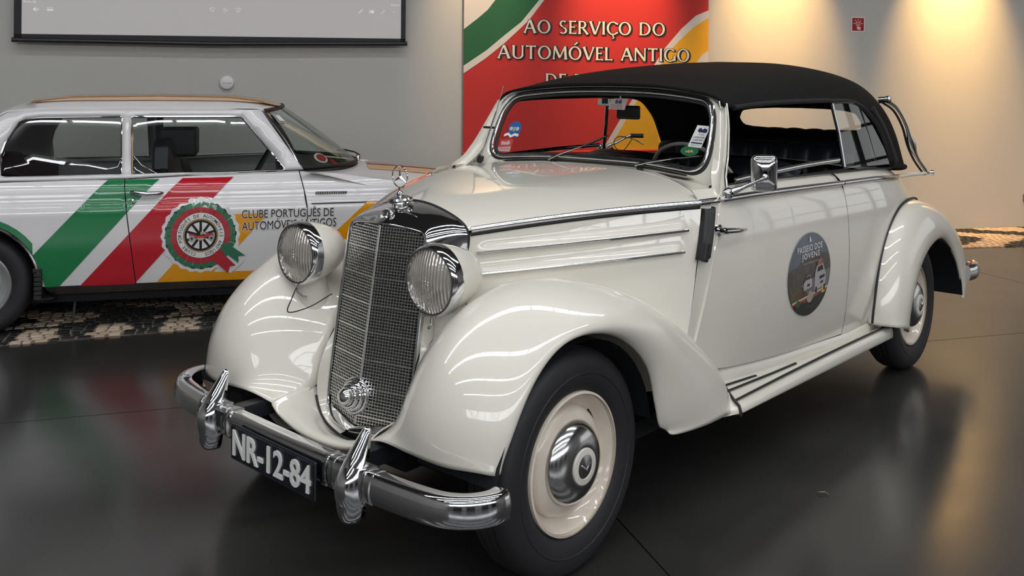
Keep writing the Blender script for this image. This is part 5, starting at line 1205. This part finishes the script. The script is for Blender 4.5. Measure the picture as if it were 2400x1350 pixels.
BC(mf.go('mud_flap', RUBBER, None, smooth=False, bevel=.003))
BC(MB().add([B(.125, .01, .25), B(.125, -.2, .25), B(.21, -.2, .20), B(.21, .0, .222), B(.14, .02, .222)], [(0, 1, 2, 3, 4)]).go('splash_plate', RUBBER, None, smooth=False, solid=.01))
# roof
RG_ = []
def zr(s): return lerp([(-.62, .92), (-.45, 1.06), (-.28, 1.20), (-.15, 1.305), (0, 1.345), (.2, 1.365), (.7, 1.372), (1.15, 1.366), (1.35, 1.345), (1.49, 1.305)], s)
for s in np.linspace(-.62, 1.49, 36):
    row = []
    for k in range(21):
        o = -.162 - (W2 - .324) * k / 20; a = abs(2 * k / 20 - 1); e = 1 - a ** 2.4
        zg = lerp([(-.62, .875), (-.45, 1.02), (-.25, 1.18), (-.08, 1.275), (.1, 1.290), (1.345, 1.290), (1.49, 1.290)], s)
        sx = s - (.145 * a ** 2.5 if s > 1.2 else 0) * max(0, (s - 1.2) / .29); row.append(B(sx, o, zg + (zr(s) - zg) * e))
    RG_.append(row)
BC(MB().grid(RG_).go('roof', WHITE, None, angle=180, solid=.02))
# windscreen, its rubber and chrome frame
def wsf(a, t):
    """a: -1 near side .. 1 far side, t: 0 bottom .. 1 top"""
    o = -W2 / 2 + (-a) * (W2 / 2 - .10 - .07 * t) if False else -W2 / 2 - a * (W2 / 2 - .095 - .075 * t)
    s = (1.985 - .40 * abs(a) ** 2.4) * (1 - t) + (1.487 - .135 * abs(a) ** 2.6) * t; z = (.925 + .003 * abs(a)) * (1 - t) + (1.298 - .018 * abs(a) ** 2) * t
    return B(s + .02 * math.sin(PI * t), o, z)
BC(MB().grid([[wsf(a, t) for a in np.linspace(-1, 1, 25)] for t in np.linspace(0, 1, 9)]).go('windscreen', glass('windscreen_tint', (.80, .84, .82)), None, angle=180))
lp = [wsf(a, 0) for a in np.linspace(-.97, .97, 24)] + [wsf(1, t) for t in np.linspace(.04, .96, 10)] + [wsf(a, 1) for a in np.linspace(.97, -.97, 24)] + [wsf(-1, t) for t in np.linspace(.96, .04, 10)]
BC(MB().tube(lp, .014, 8, closed=True).go('windscreen_rubber', RUBBER, None)); BC(MB().tube([(p[0] + NX * .008, p[1] + NY * .008, p[2] + .006) for p in lp], .005, 8, closed=True).go('windscreen_trim', CHROME, None))
# scuttle and bonnet
def zb2(s, a): return lerp([(1.57, .925), (1.75, .93), (1.98, .912), (2.2, .895), (2.5, .865), (2.8, .815), (2.93, .74)], s) * 1 - (lerp([(1.57, .0), (1.75, .04), (2.0, .085), (2.8, .10), (2.93, .05)], s)) * abs(a) ** 2.0
BG_ = []
for s in np.linspace(0, 1, 24):
    row = []
    for a in np.linspace(-1, 1, 25):
        s0 = 1.99 - .42 * abs(a) ** 2.4; ss = s0 + (2.93 - s0) * s; o = -W2 / 2 - a * (W2 / 2 + plan(ss) + so(.80) * 1.0 - .004)
        z = zb2(ss, a)
        if abs(a) > .99: z = min(z, bs(ss, lerp([(1.57, .925), (1.8, .90), (2.1, .86), (2.5, .81), (2.86, .765), (2.93, .70)], ss))[2])
        row.append(B(ss, o, z))
    BG_.append(row)
BC(MB().grid(BG_).go('bonnet', WHITE, None, angle=180))
BC(MB().grid([[B(2.93 + .02 * (z < .7), -W2 / 2 - a * (W2 / 2 - .12), z) for a in np.linspace(-1, 1, 9)] for z in (.76, .70, .5, .3)]).go('front_panel', WHITE, None))
BC(MB().grid([[B(-1.12 + .5 * max(0, (z - .86) / .14) ** 1.0 * .0, -W2 / 2 - a * (W2 / 2 - .06), z) for a in np.linspace(-1, 1, 9)] for z in (.28, .5, .7, .85)]).grid([[B(s, -W2 / 2 - a * (W2 / 2 - .05), z) for a in np.linspace(-1, 1, 9)] for s, z in ((-1.12, .85), (-.9, .885), (-.62, .90))]).go('tail_panel', WHITE, None))
BC(MB().tube([B(2.97, -.06, .40), B(3.0, -.3, .40), B(3.0, -W2 + .3, .40), B(2.97, -W2 + .06, .40)], .035, 10).go('front_bumper', CHROME, None))
# small lump at the rear corner of the bonnet: washer and wiper
wj = BC(MB().lathe([(.022, -.02), (.020, .012), (.012, .022), (0, .024)], B(2.02, -.98, .918), (0, 0, 1), 16).go('wiper_boss', CHROME2, None))
BC(MB().tube([B(2.03, -.98, .94), B(1.99, -.93, .965), B(1.90, -.86, .99)], .006, 6).tube([B(1.93, -.98, .965), B(1.86, -.78, .99)], .004, 6).go('wiper_arm', RUBBER, None))
BC(MB().lathe([(.03, -.05), (.035, 0), (.030, .02), (.02, .028), (0, .03)], B(2.05, -.90, .885), (0, 0, 1), 20).go('air_scoop', WHITE, None))
# ---- livery cut from coloured film, following the body
def W2S(P): return P
def film(name, P, m, off=.002): return bp(name, P, m, off + .0012, h=.026, both=False)
GRp = [(0.482, 0.884), (0.489, 0.891), (0.572, 0.89), (0.639, 0.273), (0.576, 0.276), (0.235, 0.282), (0.163, 0.28), (0.145, 0.366), (0.107, 0.411), (0.062, 0.466), (0.007, 0.529), (-0.07, 0.587), (-0.071, 0.623), (0.006, 0.577), (0.062, 0.522), (0.102, 0.47), (0.452, 0.852)]
# green: left of the door seam and right of it
def clipx(P, fn, keep):
    out = []
    n = len(P)
    for i in range(n):
        a, b = P[i], P[(i + 1) % n]; fa_, fb_ = keep * (a[0] - fn(a[1])), keep * (b[0] - fn(b[1]))
        if fa_ >= 0: out.append(a)
        if fa_ * fb_ < 0: t = fa_ / (fa_ - fb_); out.append((a[0] + (b[0] - a[0]) * t, a[1] + (b[1] - a[1]) * t))
    return out
GREENP = [(0.489, 0.886), (0.77, 0.886), (0.723, 0.842), (0.235, 0.282), (0.163, 0.28), (0.145, 0.366), (0.107, 0.411), (0.062, 0.466), (0.007, 0.529), (-0.07, 0.587), (-0.071, 0.623), (0.006, 0.577), (0.062, 0.522), (0.102, 0.47), (0.452, 0.852)]
REDP = [(0.9, 0.889), (1.19, 0.891), (1.151, 0.856), (1.05, 0.744), (0.811, 0.477), (0.639, 0.278), (0.345, 0.279), (0.846, 0.839)]
YELP = [(0.761, 0.282), (0.861, 0.398), (0.935, 0.377), (1.007, 0.364), (1.08, 0.371), (1.094, 0.356), (1.085, 0.333), (1.549, 0.329), (1.982, 0.734), (2.355, 0.725), (1.882, 0.291), (1.524, 0.276)]
YEL2 = [(1.165, 0.678), (1.376, 0.677), (1.369, 0.652), (1.198, 0.461), (1.183, 0.525), (1.194, 0.601)]
arcg = [(RWX + (AR + .045) * math.cos(t), WZ + .02 + (AR + .045) * math.sin(t)) for t in np.linspace(.62, PI * .8, 14)]
arci = [(RWX + (AR + .012) * math.cos(t), WZ + .02 + (AR + .012) * math.sin(t)) for t in np.linspace(.28, PI * .8, 16)]
GREENP = GREENP[:5] + [(p[0], p[1]) for p in arci] + [(p[0], p[1]) for p in arcg[::-1]] + [GREENP[13]] + [GREENP[14]]
for nm, Pp, M in (('green_stripe', GREENP, GREEN), ('red_stripe', REDP, RED)):
    film(nm, clipx(Pp, lambda z: seam1(z) - gq, -1), M); film(nm, clipx(Pp, lambda z: seam1(z) + gq, 1), M)
film('yellow_stripe', clipx(YELP, lambda z: seam2(z) - gq, -1), YELL); film('yellow_stripe', clipx(YELP, lambda z: seam2(z) + gq, 1), YELL); film('yellow_stripe', YEL2, YELL)
film('green_stripe', [(.572, .892), (.592, .892), (.590, .950), (.566, .950)], GREEN, .0245 - .022)
film('green_stripe', [(0.738, 1.26), (0.779, 1.298), (1.08, 1.301), (1.046, 1.262)], GREEN, .003)
def topfilm(name, o0, o1, s0, s1, m, zf, n=14):
    BC(MB().grid([[B(s, o, zf(s, o) + .004) for s in np.linspace(s0, s1, n)] for o in np.linspace(o0, o1, 7)]).go(name, m, None))
zbf = lambda s, o: zb2(s, (-(o) - W2 / 2) / (W2 / 2 - .03))
topfilm('yellow_stripe', -.60, -.42, 2.04, 2.90, YELL, zbf, 24); topfilm('red_stripe', -.82, -.64, 2.05, 2.90, RED, zbf, 24)
def zrf(s, o):
    a = abs(2 * (-(o) - .162) / (W2 - .324) - 1); zg = 1.29; return zg + (zr(s) - zg) * (1 - a ** 2.4)
topfilm('yellow_stripe', -.62, -.36, .0, 1.46, YELL, zrf, 60); topfilm('red_stripe', -1.0, -.70, .0, 1.46, RED, zrf, 60)
# rosette
LXc, LZc, LRx, LRz = 1.009, .557, .184, .186
def bfilm(name, P, m, off, parent=None, h=.2):
    o = panel(name, P, lambda s, z: bs(s, z, off), m, None, h=h); return BC(o) if parent is None else BC(o)
def rc(k, a): return (LXc + LRx * k * math.cos(a), LZc + LRz * k * math.sin(a))
film('rosette_field', [rc(1.19 + .03 * math.cos(24 * t), t) for t in np.linspace(0, 2 * PI, 96, endpoint=False)], WHITE, .0030)
film('rosette_field', [(LXc + .08, LZc - .10), (LXc + .16, LZc - .03), (LXc + .255, LZc - .10), (LXc + .25, LZc - .16), (LXc + .17, LZc - .235), (LXc + .11, LZc - .20)], WHITE, .0031)
GR2 = mat('rosette_green', (.03, .17, .085), .45, coat=.6, noise=.05); RD2 = mat('rosette_red', (.46, .02, .03), .45, coat=.6, noise=.05); BKP = BLACKP
film('rosette_edge', [rc(1.085 + .018 * (1 if i % 4 < 2 else -1), 2 * PI * i / 96) for i in range(96)], BKP, .0030)
N_ = 24
gr = MB(); rd_ = MB()
def quadf(mb, Q, off): V, Fc = cdt(Q, (), .03); mb.add([bs(s, z, off + .0015) for s, z in V], Fc)
for i in range(N_):
    a0, a1 = 2 * PI * (i + .03) / N_, 2 * PI * (i + .97) / N_
    quadf(gr, [rc(.90, a0), rc(1.065, a0), rc(1.085, a1 - .04), rc(1.05, a1), rc(.90, a1)], .0046)
    quadf(rd_, [rc(.72, a0), rc(.90, a0), rc(.925, a1 - .03), rc(.90, a1), rc(.72, a1)], .0052)
BC(gr.go('rosette_pleats', GR2, None, smooth=False)); BC(rd_.go('rosette_pleats', RD2, None, smooth=False))
for k_, m_, o_ in ((.735, BKP, .0058), (.725, WHITEP, .0062), (.545, mat('rosette_gold', (.55, .38, .18), .5, noise=.05), .0066), (.525, BKP, .0070), (.515, mat('rosette_gold', (.55, .38, .18)), .0074), (.495, BKP, .0078), (.425, WHITE, .0082)):
    film('rosette_ring', [rc(k_, t) for t in np.linspace(0, 2 * PI, 56, endpoint=False)], m_, o_)
sp = MB()
for i in range(10):
    a = PI / 2 + 2 * PI * i / 10; ca, sa = math.cos(a), math.sin(a); w0 = .045
    quadf(sp, [(LXc + LRx * (.05 * ca - w0 * sa), LZc + LRz * (.05 * sa + w0 * ca)), (LXc + LRx * (.45 * ca - w0 * .8 * sa), LZc + LRz * (.45 * sa + w0 * .8 * ca)), (LXc + LRx * (.45 * ca + w0 * .8 * sa), LZc + LRz * (.45 * sa - w0 * .8 * ca)), (LXc + LRx * (.05 * ca + w0 * sa), LZc + LRz * (.05 * sa - w0 * ca))], .0088)
quadf(sp, [rc(.13, t) for t in np.linspace(0, 2 * PI, 18, endpoint=False)], .0090)
BC(sp.go('rosette_spokes', BKP, None, smooth=False))
def lp_(P): return [(LXc + LRx * x, LZc + LRz * y) for x, y in P]
def sm(name, P, m, off): mb = MB(); quadf(mb, lp_(P), off); BC(mb.go(name, m, None, smooth=False))
sm('emblem_car', [(-.37, .07), (-.20, .05), (-.15, .0), (.14, .0), (.16, .09), (.22, .10), (.24, .05), (.40, .07), (.40, -.02), (.16, -.06), (-.16, -.07), (-.34, .0)], RD2, .0096)
sm('emblem_hub', [(-.13, -.07), (.12, -.07), (.08, -.14), (0, -.16), (-.08, -.14)], mat('rosette_gold', (.6, .4, .2)), .0098)
for x_ in (-.27, .33):
    sm('emblem_wheel', [(x_ + .095 * math.cos(t), -.09 + .095 * math.sin(t)) for t in np.linspace(0, 2 * PI, 20, endpoint=False)], mat('rosette_grey', (.35, .35, .35), .5, noise=.1), .0102)
    sm('emblem_wheel', [(x_ + .035 * math.cos(t), -.09 + .035 * math.sin(t)) for t in np.linspace(0, 2 * PI, 14, endpoint=False)], BKP, .0106)
sm('emblem_screen', [(.02, .16), (.05, .17), (.16, .04), (.13, .03)], WHITEP, .0104); sm('emblem_person', [(-.02, .03), (.0, .12), (.05, .12), (.09, .03)], mat('rosette_gold', (.6, .4, .2)), .0102)
rb = MB(); quadf(rb, lp_([(.62, -.33), (.86, -.20), (1.22, -.42), (1.05, -.45), (1.02, -.62), (.58, -.50)][0:1] + [(.78, -.25), (1.38, -.70), (1.16, -.72), (1.17, -.94), (.62, -.50)]), .0060); BC(rb.go('rosette_ribbon', GR2, None, smooth=False))
rb = MB(); quadf(rb, lp_([(.36, -.62), (.56, -.47), (1.08, -1.02), (.90, -1.04), (.84, -1.26), (.30, -.75)]), .0064); BC(rb.go('rosette_ribbon', RD2, None, smooth=False))
def ringtext(txt, a_start, a_end, k):
    mb = MB(); n = len(txt)
    for i, ch in enumerate(txt):
        if ch == ' ': continue
        V, Fc = textmesh(ch, bold=.012); a = math.radians(a_start + (a_end - a_start) * i / (n - 1)); cw = max(v[0] for v in V) / 2
        out = []
        for x, y in V:
            x, y = (x - cw) * .135, (y - .36) * .15; out.append((LXc + LRx * (math.cos(a) * (k + y) + math.sin(a) * x), LZc + LRz * (math.sin(a) * (k + y) - math.cos(a) * x)))
        mb.add([bs(s, z, .0085) for s, z in out], Fc)
    BC(mb.go('rosette_lettering', mat('rosette_ink', (.06, .05, .05), .5, noise=.1), None, smooth=False, fix=False))
ringtext('CLUBE PORTUGUÊS DE AUTOMÓVEIS ANTIGOS', -108, -435, .635)
# lettering on the door
def dtext(txt, x0, z0, x1, z1):
    for nm, m_, off, bd in (('lettering_edge', WHITE, .0034, .035), ('lettering', BLACKP, .0044, -.004)):
        V, Fc = textmesh(txt, bold=0); V0 = V; a = min(v[0] for v in V); b = max(v[0] for v in V); c, d = 0.0, .73
        if bd > 0: V, Fc = textmesh(txt, bold=bd)
        q = [(x0 + (v[0] - a) / (b - a) * (x1 - x0), z0[0] + (z0[1] - z0[0]) * (v[0] - a) / (b - a) + (v[1] - c) / (d - c) * (z1 - z0[0])) for v in V]
        BC(mk(nm, [bs(s, z, off) for s, z in q], Fc, m_, None, smooth=False, fix=False))
TX = [(1.241, 0.652), (1.779, 0.652), (1.241, 0.703), (1.242, 0.578), (1.795, 0.589), (1.241, 0.632)]
dtext('CLUBE PORTUGUÊS DE', TX[0][0], (TX[0][1], TX[1][1]), TX[1][0], TX[2][1])
dtext('AUTOMÓVEIS ANTIGOS', TX[3][0], (TX[3][1], TX[4][1]), TX[4][0], TX[5][1])
# door handle, lock, badge
hp_ = [(0.623, 0.814), (0.796, 0.81), (0.633, 0.769), (0.71, 0.797)]
BC(MB().tube([bs(hp_[0][0], hp_[0][1] + .002, .008), bs(hp_[0][0] + .03, hp_[0][1] + .002, .030), bs(hp_[3][0], hp_[3][1] + .012, .034), bs(hp_[1][0] - .02, hp_[1][1], .026), bs(hp_[1][0], hp_[1][1], .010)], [.013, .014, .013, .012, .007], 12).go('door_handle', CHROME, None))
BC(MB().grid([[bs(hp_[3][0] + .075 * math.cos(t) * k, hp_[3][1] - .004 + .024 * math.sin(t) * k, .0035 - .002 * k) for t in np.linspace(0, 2 * PI, 30)] for k in (1, .8, .3, .01)]).go('handle_dish', WHITE, None))
BC(MB().lathe([(.014, 0), (.014, .014), (.010, .022), (0, .024)], bs(hp_[2][0], hp_[2][1], .002), (NX, NY, 0), 20).go('door_lock', CHROME, None))
bd_ = [(1.675, 0.789), (1.854, 0.792)]
bm_ = MB(); 
for k in range(13):
    s0 = bd_[0][0] + (bd_[1][0] - bd_[0][0]) * k / 13; quadf(bm_, [(s0, bd_[0][1] - .007), (s0 + .009, bd_[0][1] - .007), (s0 + .0105, bd_[0][1] + .007), (s0 + .0015, bd_[0][1] + .007)], .006)
BC(bm_.go('wing_badge', CHROME, None, smooth=False, solid=.003)); 
bb_ = MB(); quadf(bb_, [(bd_[0][0] - .004, bd_[0][1] - .009), (bd_[1][0] + .004, bd_[0][1] - .007), (bd_[1][0] + .004, bd_[0][1] + .008), (bd_[0][0] - .004, bd_[0][1] + .009)], .003); BC(bb_.go('badge_back', BLACKP, None, smooth=False))
# windscreen stickers
def wst(name, P, m, d=.004): BC(MB().add([tuple(Vector(wsf(a, t)) + Vector(B(d, d, d)) - Vector(B(0, 0, 0))) for a, t in P], [tuple(range(len(P)))]).go(name, m, None, smooth=False, fix=False))
wst('inspection_sticker', [(-.93, .78), (-.82, .76), (-.80, .92), (-.91, .93)], mat('sticker_clear', (.35, .37, .36), .5, noise=.05))
wst('inspection_sticker', [(-.905, .80), (-.835, .785), (-.825, .885), (-.895, .89)], WHITEP, .007)
wst('round_sticker', [(-.80 + .06 * math.cos(t), .14 + .085 * math.sin(t)) for t in np.linspace(0, 2 * PI, 20, endpoint=False)], mat('sticker_stone', (.42, .40, .34), .5, noise=.1))
wst('round_sticker', [(-.80 + .042 * math.cos(t), .14 + .06 * math.sin(t)) for t in np.linspace(0, 2 * PI, 20, endpoint=False)], mat('sticker_darkred', (.18, .015, .02), .5, noise=.1), .007)
# wheels
def bwheel(sx, far):
    rt = empty('wheel', (0, 0, 0)); o_ = -W2 + .10 if far else -.10; c = B(sx, o_, WZ); ax = (NX, NY, 0) if not far else (-NX, -NY, 0)
    rt.location = (c[0], c[1], 0); BC(rt); rt.parent = bg; rt.matrix_parent_inverse = Matrix.Translation((-BX, -BY, 0)); c = (0, 0, WZ)
    MB().lathe([(.19, .06), (.215, .076), (.25, .080), (.275, .074), (.290, .058), (.297, .03), (.297, -.03), (.29, -.058), (.25, -.08), (.19, -.06)], c, ax, 64, closed=True).go('tyre', TYRE, rt)
    MB().lathe([(.195, .060), (.188, .066), (.178, .058), (.165, .03), (.13, .02), (.10, .035), (.05, .04), (0, .042)], c, ax, 48).go('rim', mat('rim_silver', (.5, .5, .5), .35, .7, noise=.1), rt)
    MB().lathe([(.09, .035), (.085, .055), (.05, .066), (0, .07)], c, ax, 40).go('hubcap', CHROME, rt)
for sx in (RWX, FWX):
    for far in (False, True): bwheel(sx, far)
# interior
def bseat(name, s, o0, o1, z0, z1, th=.12, rake=.12, m=None):
    G_ = []
    for t in np.linspace(0, 1, 13):
        o = o0 + (o1 - o0) * t; e = 1 - abs(2 * t - 1) ** 6 * .25
        G_.append([B(s, o, z0), B(s - .01, o, z0 + .1), B(s - rake, o, z0 + (z1 - z0) * .9 * e), B(s - rake - .02, o, z0 + (z1 - z0) * e), B(s - rake - th * .7, o, z0 + (z1 - z0) * e), B(s - rake - th, o, z0 + (z1 - z0) * .9 * e), B(s - th, o, z0)])
    BC(MB().grid(cr(G_, 3, 1)).go(name, m or LEATHER, None, angle=180))
BC(bbox_(MB(), -.9, 1.9, -W2 + .1, -.1, .27, .29).go('cabin_floor', DASH, None, smooth=False))
bseat('rear_seat', .10, -.2, -W2 + .2, .45, .93, m=mat('dark_red_cloth', (.045, .010, .012), .8, noise=.2))
for o in (-.42, -1.14): bseat('front_seat', .98, o + .24, o - .24, .42, 1.10 if o > -.5 else 1.02, .10, .16)
BC(MB().grid([[B(1.50 + .30 * t, o, .905 - .02 * t) for t in (0, .5, 1)] + [B(1.45, o, .86)] for o in np.linspace(-.14, -W2 + .14, 9)]).go('dashboard', DASH, None))
wc = Vector(B(1.33, -.44, .90)); wa = Vector((EX * .8, EY * .8, -.45)).normalized(); w1 = Vector((NX, NY, 0)); w2_ = wa.cross(w1)
BC(MB().tube([wc + (w1 * math.cos(t) + w2_ * math.sin(t)) * .18 for t in np.linspace(0, 2 * PI, 32, endpoint=False)], .009, 6, closed=True).go('steering_wheel', RUBBER, None))
bbp = MB(); bbox_(bbp, .70, .74, -.60, -.50, .9, 1.28); bbox_(bbp, .72, .95, -.75, -.45, .98, 1.16); BC(bbp.go('belt_pillar_bag', RUBBER, None, smooth=False, bevel=.02))
bseat('parcel_shelf_cover', -.02, -.25, -W2 + .25, .80, .98, .25, .2, mat('dark_red_cloth', (.05, .01, .012)))
# ================================================================== bicycle between the convertible and the banner
bk_ = None
bike = tag(empty('bicycle', (3.1, 2.2, 0)), 'old bicycle with black grips and looping brake cables, standing behind the convertible', 'bicycle')
BS, BD = -4.75, 1.3      # hall position of the front hub
def bq(s, d, z): return hall(BS - s, BD + d, z)
def bch(o): o.parent = bike; o.matrix_parent_inverse = Matrix.Translation((-3.1, -2.2, 0)); return o
BF = mat('bicycle_frame_paint', (.05, .012, .012), .35, coat=.6, noise=.1)
for s_ in (0, -1.05):
    ww = empty('wheel', (0, 0, 0)); c = bq(s_, 0, .335); ww.location = c; bch(ww)
    MB().lathe([(.318, -.014), (.335, 0), (.318, .014), (.310, 0)], (0, 0, 0), (NX, NY, 0), 48, closed=True).go('tyre', TYRE, ww)
    MB().lathe([(.300, -.010), (.312, -.010), (.312, .010), (.300, .010)], (0, 0, 0), (NX, NY, 0), 48, closed=True).go('rim', CHROME2, ww)
    sp_ = MB()
    for k in range(18):
        t = 2 * PI * k / 18; sp_.tube([(EX * .02 * math.cos(t), EY * .02 * math.cos(t), .02 * math.sin(t)), (EX * .305 * math.cos(t + .3), EY * .305 * math.cos(t + .3), .305 * math.sin(t + .3))], .0012, 4)
    sp_.go('spokes', CHROME2, ww)
bch(MB().tube([bq(0, 0, .335), bq(-.05, 0, .60), bq(-.12, 0, .80)], .013, 8).go('fork', BF, None))
bch(MB().tube([bq(-.11, 0, .78), bq(-.62, 0, .80)], .015, 8).tube([bq(-.10, 0, .74), bq(-.55, 0, .30)], .016, 8).tube([bq(-.55, 0, .30), bq(-.64, 0, .86)], .015, 8).tube([bq(-.55, 0, .30), bq(-1.05, 0, .335)], .010, 8).tube([bq(-.62, 0, .78), bq(-1.05, 0, .335)], .009, 8).go('frame', BF, None))
bch(MB().lathe([(.09, -.004), (.09, .004)], bq(-.55, .03, .30), (NX, NY, 0), 24, closed=True).tube([bq(-.55, .05, .30), bq(-.45, .06, .17)], .009, 6).tube([bq(-.55, -.05, .30), bq(-.65, -.06, .43)], .009, 6).go('crank', CHROME2, None))
bch(MB().box(bq(-.66, 0, .90), (.22, .13, .05)).go('saddle', LEATHER, None, bevel=.02))
bch(MB().tube([bq(-.12, 0, .78), bq(-.06, 0, .92), bq(-.04, .02, .957)], .012, 8).go('stem', CHROME2, None))
HB = [(.42, -.40, 1.055), (.34, -.30, 1.055)]
gpR = [(-4.342, 1.055), (-4.439, 1.056), (-4.485, 1.04), (-4.573, 0.997), (-4.626, 0.981)]
def hq(s, d, z): return hall(s, d, z)
bar_ = [hq(gpR[0][0], 1.32, gpR[0][1]), hq(gpR[1][0], 1.30, gpR[1][1]), hq(gpR[2][0], 1.30, gpR[2][1]), hq(gpR[3][0], 1.30, gpR[3][1]), hq(gpR[4][0], 1.30, gpR[4][1]), hq(BS + .09, 1.32, .955), hq(BS + .02, 1.42, .955), hq(BS + .04, 1.60, .985), hq(BS - .01, 1.74, .985), hq(BS - .05, 1.86, .985)]
hb_ = bch(MB().tube([tuple(p) for p in cr(bar_, 4)], .011, 10).go('handlebar', CHROME2, None))
bch(MB().tube([bar_[0], bar_[1]], .017, 10).go('grip', RUBBER, None)); bch(MB().tube([bar_[8], bar_[9]], .017, 10).go('grip', RUBBER, None))
lv = [(-4.445, 1.036), (-4.355, 0.992)]
bch(MB().tube([hq(lv[0][0], 1.36, lv[0][1]), hq(lv[1][0], 1.36, lv[1][1])], .005, 6).go('brake_lever', CHROME2, None))
c1 = [(-4.44, 1.038), (-4.465, 1.002), (-4.51, 0.946), (-4.57, 0.914)]
c2 = [(-4.447, 1.038), (-4.511, 1.049), (-4.553, 1.052), (-4.588, 1.026), (-4.588, 0.98), (-4.552, 0.937)]
for C_ in (c1, c2): bch(MB().tube([tuple(p) for p in cr([hq(a, 1.34, b) for a, b in C_], 6)], .0035, 6).go('brake_cable', RUBBER, None))
bch(MB().lathe([(.0, -.02), (.022, -.02), (.026, 0), (.018, .014), (0, .018)], hq(BS + .01, 1.45, .985), (NX, NY, .3), 16).go('bell', CHROME, None))
# small dry stalk lying on the floor
tw = MB().tube([(x, y, .004 + .006 * k % .008) for k, (x, y) in enumerate([(1.049, -1.02), (1.045, -1.036), (1.062, -1.045), (1.054, -1.063)])], [.001, .003, .002, .0012], 6)
tag(tw.go('dry_stalk', mat('dry_straw', (.20, .17, .14), .8, noise=.3), None), 'tiny pale dry stalk lying on the bare dark floor', 'plant debris')
